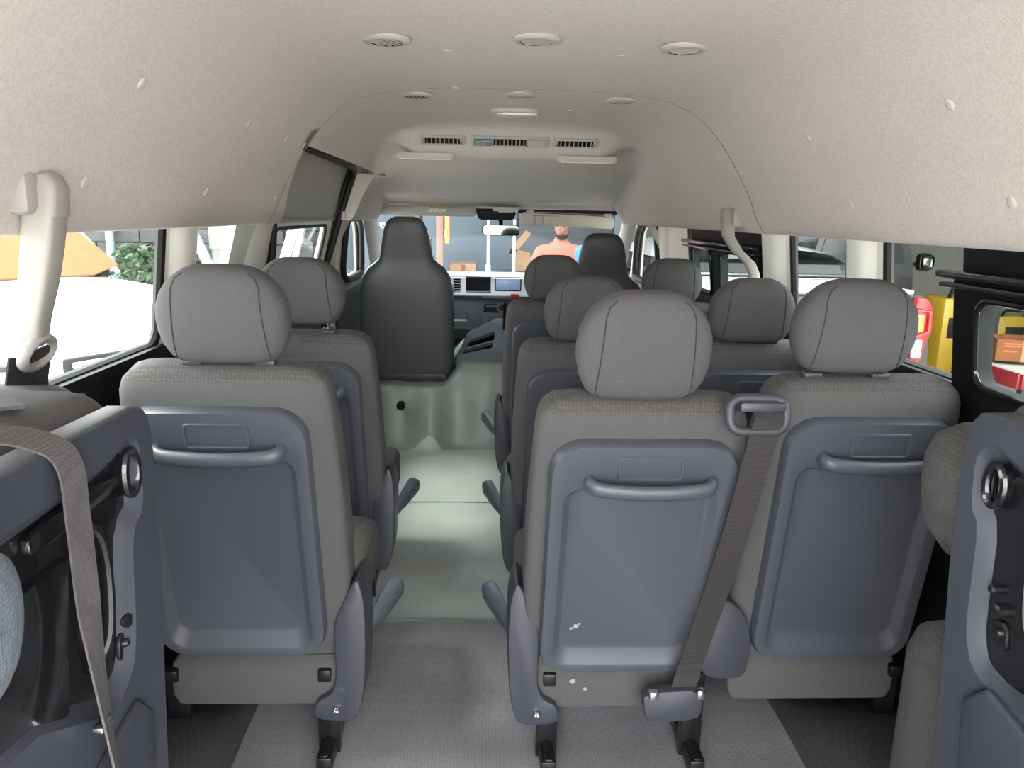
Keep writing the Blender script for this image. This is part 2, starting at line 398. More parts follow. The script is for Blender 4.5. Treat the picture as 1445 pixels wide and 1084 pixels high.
def gasket(bm, sgn, rect, r, off=.012):
    a, b, c, d, rr = rect
    P = [(sgn*(wx(z)+off), y, z) for y, z in rrect((a+b)/2, (c+d)/2, b-a, d-c, rr, 6)]
    tube(bm, P, r, 8, True, up=(sgn, 0, 0), r2=r*1.3)
NW = [0]
def window(sgn, rect, parent=None, m='glass', off=.013, gr=.013):
    NW[0] += 1; w = sempty('window_%d' % NW[0], (sgn*.9, (rect[0]+rect[1])/2, 1.1))
    mi = Matrix.Translation((-sgn*.9, -(rect[0]+rect[1])/2, -1.1))
    def put(name, bm, mm, smooth=40):
        bm.transform(mi); return obj(name, bm, mm, w, smooth=smooth)
    a, b, c, d, rr = rect
    bm = B(); f = bm.faces.new([bm.verts.new((sgn*(wx(z)+off), y, z)) for y, z in rrect((a+b)/2, (c+d)/2, b-a+.01, d-c+.01, rr, 5)]); put('pane', bm, M[m])
    bm = B(); gasket(bm, sgn, rect, gr); put('gasket', bm, M['rubber'])
    return put
window(-1, LW[0]); window(-1, LW[1])
w1 = window(1, RW[0]); window(1, RW[1]); w3 = window(1, RW[2])
def sash(put, sgn, y0, y1, panes, lip):
    """black sliding sash: deep frame, top rail with lip, rounded inner panes"""
    z0, z1 = .955, 1.185
    bm = holed([(y0, z0), (y1, z0), (y1, z1), (y0, z1)], [rrect((a+b)/2, (z0+.02+zt)/2, b-a, zt-z0-.02, .035, 5) for a, b, zt in panes], lambda y, z: Vector((sgn*(wx(z)-.015), y, z)))
    thick(bm, (sgn*.03, 0, 0)); put('sash', bm, M['black'], 30)
    for a, b, zt in panes:
        bm = B(); bm.faces.new([bm.verts.new((sgn*(wx(z)+.006), y, z)) for y, z in rrect((a+b)/2, (z0+.02+zt)/2, b-a, zt-z0-.02, .035, 5)]); put('sash_pane', bm, M['glass'])
        bm = B(); tube(bm, [(sgn*(wx(z)-.018), y, z) for y, z in rrect((a+b)/2, (z0+.02+zt)/2, b-a+.012, zt-z0-.02+.012, .04, 6)], .007, 8, True); put('sash_seal', bm, M['gloss'])
    bm = B(); box(bm, (sgn*(wx(1.20)-.018), (y0+y1)/2+.012, 1.196), (.05, y1-y0+.03, .018), .007); box(bm, (sgn*(wx(1.175)-.018), (y0+y1)/2+.008, 1.174), (.045, y1-y0+.02, .012), .005); put('top_rail', bm, M['gloss'])
    bm = holed([(y0, 1.185), (y1, 1.185), (y1, 1.31), (y0, 1.31)], [], lambda y, z: Vector((sgn*(wx(z)+.004), y, z))); thick(bm, (sgn*.01, 0, 0)); put('frit_band', bm, M['black'])
sash(w1, 1, .25, 1.615, ((.95, 1.525, 1.145), (.28, .90, 1.145)), 0)
sash(w3, 1, 2.82, 3.80, ((3.42, 3.71, 1.165), (2.86, 3.27, 1.16)), 0)

# sliding door on the left: tall, with a grey upper panel, window and thick black seal
d1 = sempty('door_1', (-.86, 3.25, 1.1))
def dput(name, bm, m, smooth=40):
    bm.transform(Matrix.Translation((.86, -3.25, -1.1))); return obj(name, bm, m, d1, smooth=smooth)
def dx(z): return -.80 - .27*(1.52-z) if z > .9 else -.967
bm = holed([(2.45, 1.255), (2.45, .92), (4.04, .92), (4.04, 1.255)], [rrect(3.41, 1.09, .98, .29, .06, 5)], lambda y, z: Vector((dx(z), y, z))); thick(bm, (-.03, 0, 0)); dput('inner_frame', bm, M['white'], 30)
bm = holed([(2.3, 1.62), (2.3, 1.255), (4.10, 1.255), (4.10, 1.62)], [], lambda y, z: Vector((dx(z)+.004, y, z))); thick(bm, (-.03, 0, 0)); dput('upper_panel', bm, M['lightgrey'])
bm = B(); tube(bm, [(dx(1.27)+.008, y, 1.262) for y in (2.5, 3.3, 3.95)], .008, 8); dput('panel_bead', bm, M['lightgrey'])
bm = B(); bm.faces.new([bm.verts.new((dx(z)-.018, y, z)) for y, z in rrect(3.41, 1.09, .99, .30, .06, 5)]); dput('pane', bm, M['glass'])
bm = B(); tube(bm, [(dx(z)-.006, y, z) for y, z in rrect(3.41, 1.09, .98, .29, .06, 6)], .010, 8, True); dput('window_gasket', bm, M['rubber'])
bm = holed([(2.45, .92), (2.45, .0), (4.0, .0), (4.0, .92)], [], lambda y, z: Vector((-.955+.015*(z < .2), y, z))); thick(bm, (-.03, 0, 0)); dput('lower_panel', bm, M['dash'])
gp = catmull([(-.955, 4.06, .3), (-.94, 4.045, .9), (-.875, 4.025, 1.15), (-.80, 4.015, 1.38), (-.765, 3.995, 1.47), (-.745, 3.92, 1.505), (-.735, 3.66, 1.512), (-.73, 3.2, 1.514), (-.725, 2.8, 1.514), (-.72, 2.45, 1.514)], 6)
bm = B(); tube(bm, gp, .016, 10); tube(bm, [p+Vector((-.02, .0, .012)) for p in gp], .012, 8); dput('seal', bm, M['rubber'], 60)
bm = B(); sheet(bm, [[(x, 4.13, z) for x in (-1.0, -.84, -.66)] for z in (1.45, 1.6, 1.76)]); dput('jamb_cap', bm, M['beige'])
bm = B(); tube(bm, [(-.87, 2.90, 1.33), (-.885, 2.90, 1.15), (-.925, 2.90, .95), (-.94, 2.90, .4)], .014, 8); dput('rear_seal', bm, M['rubber'], 60)
# posts between the cabin and the front doors
def bpost(sgn, name, y0, y1):
    bm = B(); R = []
    for z, dd in ((1.60, .20), (1.5, .16), (1.42, .11), (1.30, .05), (1.1, .02), (.9, .0), (.3, 0)):
        x = sgn*(wx(z)-.01 if z < 1.27 else .83-.55*(z-1.26)-.0)
        R.append([(x + sgn*.03*abs(t)**2.5, (y0+y1)/2 + t*(y1-y0)/2, z) for t in [-1+.2*i for i in range(11)]])
    sheet(bm, R); return struct(obj(name, bm, M['beige'], smooth=60))
bpost(-1, 'trim_1', 4.03, 4.42); bpost(1, 'trim_2', 4.40, 4.52)
def rear_fill(sgn):
    bm = B(); sheet(bm, [[(sgn*x, y, z) for x, z in ((.78, 1.262), (.80, 1.30), (.86, 1.27))] for y in (4.0, 5.1)]); return bm
# front doors
for k, sgn in ((2, -1), (3, 1)):
    d = sempty('door_%d' % k, (sgn*.9, 4.75, 1.0))
    def fput(name, bm, m, smooth=40):
        bm.transform(Matrix.Translation((-sgn*.9, -4.75, -1.0))); return obj(name, bm, m, d, smooth=smooth)
    op = [(4.45, 1.20), (4.47, .90), (5.22, .90), (5.20, .95), (4.97, 1.265), (4.50, 1.265)]
    op = chaikin(op, 2)
    bm = holed([(4.36, 1.30), (4.36, .88), (5.45, .88), (5.06, 1.30)], [op], lambda y, z: Vector((sgn*(wx(z)-.01), y, z))); thick(bm, (sgn*.04, 0, 0)); fput('frame', bm, M['beige'], 30)
    bm = B(); bm.faces.new([bm.verts.new((sgn*(wx(z)+.02), y, z)) for y, z in op]); fput('pane', bm, M['glass'])
    bm = B(); tube(bm, [(sgn*(wx(z)-.022), y, z) for y, z in op], .020, 8, True); tube(bm, [(sgn*(wx(z)+.005), y, z) for y, z in op], .012, 8, True); fput('seal', bm, M['rubber'], 60)
    bm = B(); sheet(bm, [[(sgn*x, y, z) for x, z in ((.96, .90), (.93, .895), (.90, .85), (.93, .7), (.93, .2))] for y in (4.36, 5.5)]); fput('door_card', bm, M['dash'])
    bm = B(); box(bm, (sgn*.985, 5.0, .3), (.03, 1.3, 1.2)); fput('outer_skin', bm, M['carwhite'])

# windscreen, its surround and the front end
ws = sempty('window_%d' % (NW[0]+1), (0, 5.25, 1.1))
def wput(name, bm, m, smooth=40):
    bm.transform(Matrix.Translation((0, -5.25, -1.1))); return obj(name, bm, m, ws, smooth=smooth)
def wpt(u, z): return Vector((u, 5.02 + (1.325-z)*1.15 + .10*(1-(u/.85)**2), z))
def grid(u0, u1, z0, z1, n=12, k=6, f=wpt):
    bm = B(); sheet(bm, [[f(u0+(u1-u0)*i/n, z0+(z1-z0)*j/k) for i in range(n+1)] for j in range(k+1)]); return bm
wput('pane', grid(-.86, .86, .84, 1.35), M['windscreen'], 60)
fr = rrect(.0, 1.06, 1.69, .53, .07, 6)
bm = B(); tube(bm, [wpt(u, z) + Vector((0, -.01, 0)) for u, z in fr], .012, 8, True); wput('gasket', bm, M['rubber'], 60)
for sgn in (-1, 1):                  # painted front posts
    bm = B(); sheet(bm, [[(sgn*x, y0+(z0-z)*.95, z) for x, y0 in ((.80, 5.06), (.815, 5.02), (.84, 4.99), (.88, 4.98))] for z0, z in ((1.36, 1.36), (1.34, 1.25), (1.34, 1.1), (1.34, .95), (1.34, .82))])
    struct(obj('trim_%d' % (3 if sgn < 0 else 4), bm, M['ivory'], smooth=60))
bm = B(); sheet(bm, [[(x, y, z) for x in [-.9+.15*i for i in range(13)]] for y, z in ((4.98, 1.362), (5.03, 1.345), (5.07, 1.33), (5.12, 1.36), (5.14, 1.42))]); struct(obj('trim_5', bm, M['beige'], smooth=60))
bm = B(); box(bm, (0, 5.75, .3), (1.9, .04, 1.1)); struct(obj('wall_front', bm, M['black']))
# ------------------------------------------------------------------ passenger seats
def back_bm(side):
    bm = B()
    L = [(-.052, .175, .02, .075), (-.046, .198, .006, .09), (-.03, .207, 0, .10), (.10, .220, 0, .125), (.22, .224, 0, .13), (.36, .222, 0, .13), (.50, .217, 0, .12), (.60, .213, 0, .105), (.635, .209, .002, .10), (.657, .201, .007, .095), (.671, .187, .014, .088), (.679, .165, .024, .078), (.683, .13, .035, .066)]
    rings(bm, [se(6.5, hu, (d1-d0)/2, 0, (d0+d1)/2, v, 48) for v, hu, d0, d1 in L])
    for f in bm.faces:
        c = f.calc_center_median()
        if c.z > .655 or c.y > .045: f.material_index = 1
    return bm
def panel_bm():
    bm = B()
    lp = [(.292, .380, .632, .07, .004), (.292, .378, .630, .07, -.018), (.292, .370, .622, .066, -.026), (.252, .322, .500, .035, -.026), (.252, .316, .494, .034, -.024), (.262, .292, .452, .028, -.007), (.264, .284, .444, .026, -.005)]
    rings(bm, [[(x, d, z) for x, z in rrect(0, cy, w, h, r, 6)] for cy, w, h, r, d in lp], cap0=False)
    return bm
def handle_bm():
    bm = B()
    P = catmull([(-.122, -.012, .522), (-.122, -.036, .522), (-.106, -.049, .519), (-.05, -.055, .516), (0, -.056, .515), (.05, -.055, .516), (.106, -.049, .519), (.122, -.036, .522), (.122, -.012, .522)], 5)
    tube(bm, P, .0165, 14, up=(0, 0, 1), r2=.012); return bm
def pocket_bm():
    bm = B(); tube(bm, [(x, -.0265, z) for x, z in rrect(.0, .553, .125, .052, .008, 3)], .0035, 6, True); return bm
HR = [(0, .084, .026), (.008, .096, .034), (.028, .108, .042), (.07, .1195, .048), (.125, .1265, .051), (.175, .1275, .052), (.225, .124, .050), (.265, .1155, .047), (.30, .103, .042), (.328, .088, .036), (.348, .072, .028), (.361, .052, .018), (.366, .028, .009)]
def hr_bm():
    bm = B(); rings(bm, [se(3.4, hu, t, 0, .05, v*.575, 40) for v, hu, t in HR]); return bm
def hr_seam(sg):
    bm = B(); P = []
    for v, hu, t in HR[1:-2]:
        u = sg*(.092 - .012*(v/.35))
        u = min(abs(u), hu*.86)*sg
        P.append((u, .05 - t*(max(0, 1-abs(u/hu)**3.4))**(1/3.4) - .0003, v*.575))
    tube(bm, P, .0013, 5); return bm
def cushion_bm():
    bm = B(); R = []
    for y, hu, z0, z1 in ((.06, .19, .31, .385), (.085, .212, .29, .405), (.14, .222, .275, .425), (.30, .226, .265, .435), (.44, .226, .26, .44), (.50, .220, .262, .43), (.525, .208, .275, .41), (.537, .185, .295, .385)):
        R.append([(p[0], y, p[1]) for p in se(5, hu, (z1-z0)/2, 0, (z0+z1)/2, 0, 36)])
    rings(bm, R); return bm
def skirt_bm():
    bm = B(); R = []
    for z, hu, y0, y1 in ((.146, .185, .02, .05), (.150, .196, .008, .06), (.175, .205, .002, .07), (.22, .207, .0, .08), (.255, .203, .004, .08), (.272, .190, .02, .07)):
        R.append(se(9, hu, (y1-y0)/2, 0, (y0+y1)/2, z, 36))
    rings(bm, R); return bm
COVP = [(.238, .485), (.222, .465), (.196, .405), (.182, .365), (.186, .23), (.172, .19), (.140, .175), (.132, .150), (.134, .125), (.222, .118), (.240, .150), (.252, .22), (.257, .36), (.252, .44)]
def cover_bm(sd):
    bm = B(); poly_ext(bm, [(sd*a, b) for a, b in chaikin(COVP, 1)], lambda u, z: (u, -.022+.05*max(0, z-.36), z), (0, .13, 0), .006); return bm
def screw_bm():
    bm = B(); rings(bm, [[(r*cos(2*pi*k/12), y, r*sin(2*pi*k/12)) for k in range(12)] for r, y in ((.0085, .004), (.0085, -.003), (.006, -.006), (.004, -.003))]); return bm
def lever_bm(sd):
    bm = B(); R = []
    for t, x, y, z, w, h in ((0, .235, .15, .255, .010, .014), (.15, .252, .17, .275, .011, .016), (.3, .258, .185, .285, .018, .020), (.6, .274, .21, .305, .021, .026), (.92, .296, .247, .330, .023, .030), (1, .303, .255, .336, .017, .024)):
        R.append([(sd*(x+a*w*.8), y+a*w*.3-b*h*.35, z+b*h*.8-a*w*.5) for a, b in [(p[0], p[1]) for p in se(4, 1, 1, 0, 0, 0, 14)]])
    rings(bm, R); return bm
def hinge_bm(sd):
    bm = B(); P = [(.215, .43), (.252, .44), (.300, .40), (.318, .33), (.312, .26), (.30, .235), (.22, .235), (.188, .275), (.20, .32)]
    poly_ext(bm, [(sd*a, b) for a, b in chaikin(P, 1)], lambda u, z: (u, -.012+.06*max(0, z-.34), z), (0, .045, 0), .006)
    return bm
def leg_bm():
    bm = B(); box(bm, (0, 0, .11), (.052, .026, .215), .003); return bm
def rail_bm():
    bm = B(); box(bm, (0, .2, .022), (.036, .50, .04), .004); box(bm, (0, .2, .046), (.018, .50, .008), .002); return bm
def bar_bm():
    bm = B(); box(bm, (0, .22, .232), (.03, .46, .03), .003); return bm
def post_bm():
    bm = B(); tube(bm, [(0, .05, -.05), (0, .05, .03)], .006, 8); return bm
def plug_bm():
    bm = B(); box(bm, (0, .045, .002), (.040, .030, .014), .005); return bm
def seat(label, X, Yp, tilt, dz, sd, hoff=0, poff=0, hup=0, aisle=True, hinge=False, fold=None, hs=1.0):
    """sd: +1 when the aisle lies on the seat's right"""
    t = thing('passenger_seat', label, 'seat', (X, Yp, 0), 0, 'cloth passenger seats of the three middle rows')
    a = radians(tilt); pv = (0, 0, .32+dz); R = (a, 0, 0)
    def up(u, v): return (u, -sin(a)*v, .32+dz+cos(a)*v)
    bk = obj('backrest', lambda: back_bm(sd), [M['fabric'], M['weave']], t, pv, R, key='back')
    pn = obj('back_panel', panel_bm, M['plastic'], bk, (poff, 0, 0), key='panel')
    obj('pocket_rim', pocket_bm, M['plastic'], bk, (poff+.01, 0, 0), key='pocket')
    obj('grab_handle', handle_bm, M['plastic'], bk, (poff+.012, 0, 0), key='handle')
    hr = obj('headrest', hr_bm, M['fabric'], t, up(hoff, .688+hup), R, key='hr'); hr.scale = (hs, hs, hs*(1.0 if hs > 1 else .915))
    for sg in (-1, 1): obj('seam', lambda: hr_seam(sg), M['seam'], hr, key=('hrs', sg))
    for sg in (-1, 1):
        obj('headrest_post', post_bm, M['chrome'], t, up(hoff+sg*.068, .69+hup*.6), R, key='post')
        obj('post_guide', plug_bm, M['cover'], t, up(hoff+sg*.072, .686), R, key='plug')
    obj('cushion', cushion_bm, M['weave'], t, (0, 0, dz*.5), key='cushion'); obj('cushion_skirt', skirt_bm, M['fabric'], t, key='skirt')
    if aisle:
        c = obj('recliner_cover', lambda: cover_bm(sd), M['cover'], t, key=('cov', sd))
        obj('screw', screw_bm, M['chrome'], c, (sd*.185, -.024, .155), key='screw')
        obj('recline_lever', lambda: lever_bm(sd), M['plastic'], t, key=('lev', sd))
    if hinge: obj('hinge_cover', lambda: hinge_bm(-sd), M['cover'], t, key=('hinge', sd))
    for sg in (-1, 1):
        u = sg*(.155 if sg == sd else .20)
        if not aisle and sg == sd: continue
        obj('leg', leg_bm, M['metal'], t, (u, .035, 0), key='leg'); obj('leg', leg_bm, M['metal'], t, (u, .42, 0), key='leg')
        obj('floor_rail', rail_bm, M['metal'], t, (u, 0, 0), key='rail'); obj('frame_bar', bar_bm, M['metal'], t, (u, 0, 0), key='bar')
    return t
seat('dark grey seat by the left windows with scuffed tray back and low headrest', -.628, 1.64, 12, .0, 1, .010, -.022, hup=.004)
seat('dark grey seat behind the front passenger seat, raised headrest on a bare chrome post', -.65, 2.43, 15, -.045, 1, .010, -.015, hup=.03)
a4 = seat('dark grey aisle seat with a belt strap slanting down over its tray back', .212, 1.62, 16, -.032, -1, -.012, .005, hup=-.004, hinge=True, hs=1.02)
seat('dark grey right window seat beside the folded seat, fabric headrest pressed against its tray', .705, 1.65, 10, -.022, -1, -.044, .018, hup=.012, aisle=False)
seat('dark grey aisle seat directly in front of the one with the slanting belt', .212, 2.41, 14, -.06, -1, -.012, .005, hinge=True)
seat('dark grey window seat just below the curved ivory belt hanger', .712, 2.41, 13, -.06, -1, -.012, .01, aisle=False)
seat('dark grey aisle seat in the row behind the driver, its headrest near the dashboard screen', .207, 3.42, 10, -.06, -1, -.012, .005, hinge=True)
seat('dark grey window seat beside the red tail lamp behind the driver', .707, 3.42, 15, -.05, -1, -.012, .01, aisle=False)
# the slanting belt of the aisle seat
def bpt(x, y, z): return Vector((x-.212, y-1.62, z))
bm = B(); tube(bm, [tuple(bpt(.417+a, 1.405+b*.25, .936+b)) for a, b in rrect(0, 0, .108, .062, .022, 5)], .0105, 10, True, up=(0, 1, 0), r2=.0095)
g = obj('belt_guide', bm, M['cover'], a4)
bm = B(); box(bm, tuple(bpt(.425, 1.43, .952)), (.09, .07, .02), .006); obj('belt_slot', bm, M['cover'], g)
bm = B(); ribbon(bm, catmull([tuple(bpt(*p)) for p in ((.436, 1.47, .955), (.436, 1.425, .953), (.433, 1.388, .935), (.428, 1.392, .90), (.412, 1.44, .70), (.396, 1.505, .50), (.372, 1.55, .32), (.355, 1.555, .235))], 5), (1, 0, .12), .056, .0025)
obj('belt_webbing', bm, M['web'], a4, smooth=30)
bm = B(); poly_ext(bm, chaikin([(.262, .248), (.40, .256), (.402, .20), (.388, .178), (.278, .168), (.266, .20)], 1), lambda x, z: tuple(bpt(x, 1.535, z)), (0, .035, 0), .006)
bk = obj('belt_anchor', bm, M['cover'], a4)
bm = B(); box(bm, tuple(bpt(.285, 1.532, .247)), (.022, .02, .022), .004); box(bm, tuple(bpt(.392, 1.532, .25)), (.018, .02, .022), .004); obj('anchor_clip', bm, M['chrome'], bk)

def chip(u, d, v, r, par, tilt=0):
    bm = B(); n = 9
    rings(bm, [[(u+r*k*(.6+.5*random.random())*cos(2*pi*i/n), d-h, v+r*k*(.5+.5*random.random())*sin(2*pi*i/n)) for i in range(n)] for k, h in ((1, 0), (.8, .0008))], False)
    o = obj('stain', bm, M['chipm'], par, smooth=0); o['label'] = 'pale chipped stain'
a4b = [c for c in a4.children if c.name.startswith('backrest')][0]; a4p = [c for c in a4b.children if c.name.startswith('back_panel')][0]
chip(-.108, -.0055, .105, .009, a4p); chip(-.118, -.0055, .098, .005, a4p); chip(-.100, -.0055, .112, .004, a4p)
a4s = [c for c in a4.children if c.name.startswith('cushion_skirt')][0]
chip(-.10, -.0012, .225, .008, a4s); chip(-.07, -.0012, .205, .006, a4s)

# ------------------------------------------------------------------ front seats
def front_seat(name, label, X, Yp, z0):
    t = thing(name, label, 'seat', (X, Yp, 0), 0, 'high-backed front seats')
    L = [(-.01, .225, .02, .10), (0, .250, .0, .12), (.05, .262, 0, .15), (.2, .268, 0, .17), (.38, .270, 0, .17), (.5, .262, .01, .16), (.57, .245, .018, .15), (.62, .215, .028, .14), (.65, .175, .035, .13), (.67, .153, .038, .13), (.70, .146, .04, .13), (.78, .132, .04, .125), (.84, .118, .042, .12), (.875, .103, .046, .115), (.895, .082, .054, .108), (.905, .055, .066, .098)]
    bm = B(); rings(bm, [se(4.2 if v < .6 else 3.4, hu, (b-a)/2, 0, (a+b)/2, v, 44) for v, hu, a, b in L])
    a = radians(9); obj('backrest', bm, M['leather2' if X > 0 else 'leather'], t, (0, 0, z0), (a, 0, 0), smooth=60)
    bm = B(); box(bm, (0, .02, .03), (.46, .05, .06), .012); obj('back_flap', bm, M['leather2'], t, (0, 0, z0-.04), (a, 0, 0))
    bm = B(); R = [[(p[0], y, p[1]) for p in se(5, hu, .075, 0, z0+.02, 0, 30)] for y, hu in ((.05, .2), (.08, .245), (.3, .255), (.52, .25), (.56, .21))]
    rings(bm, R); obj('cushion', bm, M['leather'], t)
    bm = B(); poly_ext(bm, [(0.0, -.05), (.02, .06), (.14, .07), (.42, .02), (.45, -.04)], lambda y, z: (.262, y, z0+z), (.02, 0, 0), .006); obj('recliner_cover', bm, M['black'], t)
    return t
front_seat('front_seat', 'black high-backed front seat on the left, smooth back', -.540, 4.40, .372)
front_seat('front_seat', 'black high-backed driver seat half hidden behind grey headrests', .565, 4.42, .302)
# ------------------------------------------------------------------ dashboard
db = thing('dashboard', 'black and silver dashboard with a screen and vents below the windscreen', 'dashboard', (0, 5.45, .36))
def dput(name, bm, m, parent=None, smooth=40):
    bm.transform(Matrix.Translation((0, -5.45, -.36)) ); o = obj(name, bm, m, parent or db, smooth=smooth); return o
def slab(pts, x0, x1, n=2):
    bm = B(); R = [[(x0+(x1-x0)*i/n, y, z) for y, z in pts] for i in range(n+1)]; rings(bm, R); return bm
dput('dash_top', slab([(5.34, .868), (5.36, .893), (5.48, .905), (5.74, .86), (5.74, .85), (5.40, .876)], -.90, .90, 6), M['silver'])
bm = holed([(-.88, .752), (.9, .752), (.9, .882), (-.88, .882)], [rrect(-.139, .826, .172, .094, .008, 3), rrect(.066, .830, .186, .096, .008, 3), rrect(-.287, .820, .050, .098, .004, 3)], lambda x, z: Vector((x, 5.345 - (.882-z)*.12, z)))
thick(bm, (0, .03, 0)); dput('silver_fascia', bm, M['silver'], smooth=30)
bm = B(); box(bm, (-.139, 5.42, .826), (.19, .01, .11)); o = dput('open_slot', bm, M['hole'])
bm = B(); box(bm, (-.139, 5.375, .775), (.176, .09, .006)); box(bm, (-.139, 5.375, .877), (.176, .09, .006)); dput('slot_lining', bm, M['black'])
bm = B(); box(bm, (.066, 5.352, .830), (.190, .012, .10), .003); sc_ = dput('display_bezel', bm, M['black'])
bm = B(); box(bm, (.066, 5.3445, .832), (.168, .004, .080), .001)
o = obj('display_screen', bm, M['screen'], sc_); o.location = (0, -5.45, -.36)
bm = B(); box(bm, (-.287, 5.375, .820), (.056, .01, .104)); vb = dput('air_vent', bm, M['hole'])
for k in range(6):
    bm = B(); box(bm, (-.287, 5.347, .778+.0175*k), (.050, .02, .005), .001); o = obj('slat', bm, M['silver'], vb); o.location = (0, -5.45, -.36)
dput('lower_fascia', slab([(5.30, .752), (5.32, .758), (5.40, .758), (5.40, .70), (5.32, .735)], -.90, .90), M['dash'])
bm = B(); box(bm, (.02, 5.318, .742), (.27, .03, .024), .004); dput('cubby_lid', bm, M['dash'])
bm = B(); box(bm, (.112, 5.305, .757), (.056, .02, .022), .004); dput('hazard_button', bm, M['red'])
dput('lower_dash', slab([(5.36, .73), (5.34, .69), (5.36, .50), (5.42, .42), (5.6, .40), (5.6, .74)], -.90, -.105), M['dash'])
dput('centre_stack', slab([(5.34, .73), (5.315, .70), (5.33, .55), (5.28, .42), (5.24, .36), (5.6, .36), (5.6, .74)], -.105, .30), M['dash'])
dput('driver_dash', slab([(5.36, .73), (5.34, .69), (5.36, .50), (5.42, .42), (5.6, .40), (5.6, .74)], .30, .90), M['dash'])
bm = B(); rings(bm, [[(x, 5.318-d, z) for x, z in rrect(-.045, .666, w, h, .012, 4)] for w, h, d in ((.11, .062, 0), (.106, .058, .004), (.094, .046, .004), (.090, .042, -.012))]); dput('tray_opening', bm, M['black'])
for i, x in enumerate((.024, .098)):
    bm = B(); rings(bm, [[(x+r*cos(2*pi*k/20), 5.318-d, .672+r*sin(2*pi*k/20)) for k in range(20)] for r, d in ((.036, 0), (.036, .008), (.030, .010), (.028, .006), (.020, .006), (.019, .012), (.015, .014))]); kb = dput('heater_dial', bm, M['dash'])
    bm = B(); rings(bm, [[(x+r*cos(2*pi*k/16), 5.30-d, .672+r*sin(2*pi*k/16)) for k in range(16)] for r, d in ((.021, 0), (.020, .006), (.014, .008))]); o = obj('dial_knob', bm, M['black'], kb); o.location = (0, -5.45, -.36)
for i in range(4):
    bm = B(); box(bm, (-.05+.037*i, 5.322, .570), (.031, .02, .034), .004); dput('switch', bm, M['black'])
bm = B(); rings(bm, [[(0.0+r*cos(2*pi*k/16), 5.308-d, .505+r*sin(2*pi*k/16)) for k in range(16)] for r, d in ((.026, 0), (.026, .012), (.017, .012), (.015, -.01))]); dput('power_socket', bm, M['black'])
bm = B(); box(bm, (-.275, 5.345, .600), (.12, .02, .075), .006); gl_ = dput('glove_box', bm, M['dash'])
bm = B(); box(bm, (-.275, 5.333, .578), (.118, .012, .016), .004); o = obj('latch', bm, M['silver'], gl_); o.location = (0, -5.45, -.36)
bm = B(); box(bm, (-.28, 5.37, .475), (.17, .04, .06), .006); dput('open_shelf', bm, M['hole'])
# steering wheel in front of the driver
sw = thing('steering_wheel', 'black steering wheel in front of the driver seat', 'steering wheel', (.52, 5.10, .80))
R_ = Matrix.Rotation(radians(-55), 4, 'X')
bm = B(); tube(bm, [(.185*cos(2*pi*k/32), .185*sin(2*pi*k/32), 0) for k in range(32)], .014, 8, True); bm.transform(R_); obj('rim', bm, M['black'], sw)
bm = B(); box(bm, (0, 0, -.02), (.13, .11, .05), .02); box(bm, (.1, 0, -.012), (.15, .03, .015), .005); box(bm, (-.1, 0, -.012), (.15, .03, .015), .005); bm.transform(R_); obj('hub', bm, M['black'], sw)
bm = B(); tube(bm, [(0, 0, -.03), (0, .0, -.34)], .03, 10); bm.transform(R_); obj('column', bm, M['black'], sw)
# console tray on the engine box
co = thing('centre_console', 'glossy grey cup tray on the engine box between the front seats', 'console', (0, 4.55, .4))
bm = holed([(-.255, 4.46), (.22, 4.46), (.22, 5.1), (-.02, 5.1), (-.20, 4.86)], [[(-.225, 4.50), (-.05, 4.52), (-.04, 4.66), (-.215, 4.62)], [(-.21, 4.645), (-.035, 4.685), (-.03, 4.80), (-.18, 4.76)]], lambda x, y: Vector((x, y-4.55, .125+.10*sstep(4.55, 5.0, y)-.035*(x < -.1))))
thick(bm, (0, 0, -.02)); obj('tray_top', bm, M['dash'], co, smooth=30)
bm = B(); R = []
for z, k in ((.12, 1.0), (.10, 1.01), (.0, 1.06), (-.06, 1.08)):
    R.append([((x*k), (y-4.55)*k, z+(.10*sstep(4.55, 5.0, y)-.035*(x < -.1))*(1 if z > .05 else .6)) for x, y in ((-.255, 4.46), (-.1, 4.455), (.22, 4.46), (.22, 5.1), (-.02, 5.1), (-.20, 4.86))])
rings(bm, R, cap0=False); obj('tray_side', bm, M['dash'], co, smooth=30)
bm = B(); box(bm, (-.14, .06, .03), (.25, .30, .02)); obj('tray_well', bm, M['hole'], co)
bm = B(); tube(bm, [(.03, .30, .12), (.03, .29, .26), (.03, .27, .34)], .010, 8); bmesh.ops.create_uvsphere(bm, u_segments=12, v_segments=8, radius=.02, matrix=Matrix.Translation((.03, .268, .35))); obj('gear_lever', bm, M['black'], co)

# ------------------------------------------------------------------ ceiling fittings
def round_vent(x, y, z, label, ang, wide=.0035):
    t = thing('ceiling_vent', label, 'air vent', (x, y, z), ang, 'round ceiling air vents')
    def ring():
        bm = B(); rings(bm, [[(r*cos(2*pi*k/28), r*sin(2*pi*k/28), h) for k in range(28)] for r, h in ((.053, .003), (.053, -.002), (.049, -.006), (.040, -.0075), (.0362, -.0062))], False, False); return bm
    obj('bezel', ring, M['grillw'], t, key='vring')
    def cup():
        bm = B(); rings(bm, [[(r*cos(2*pi*k/24), r*sin(2*pi*k/24), h) for k in range(24)] for r, h in ((.0360, -.0061), (.0355, -.0005), (.030, .0))], False, True); return bm
    obj('dark_throat', cup, M['hole'], t, key='vcup')
    for i in range(5):
        y_ = -.026+.013*i; L = 2*sqrt(max(0, .0345**2-y_*y_))
        def sl():
            bm = B(); box(bm, (0, y_, -.0052), (L, wide, .002), .0007, Matrix.Rotation(radians(-25 if wide < .006 else 0), 3, 'X')); return bm
        obj('slat', sl, M['grillw'], t, key=('vsl', i, wide))
    return t
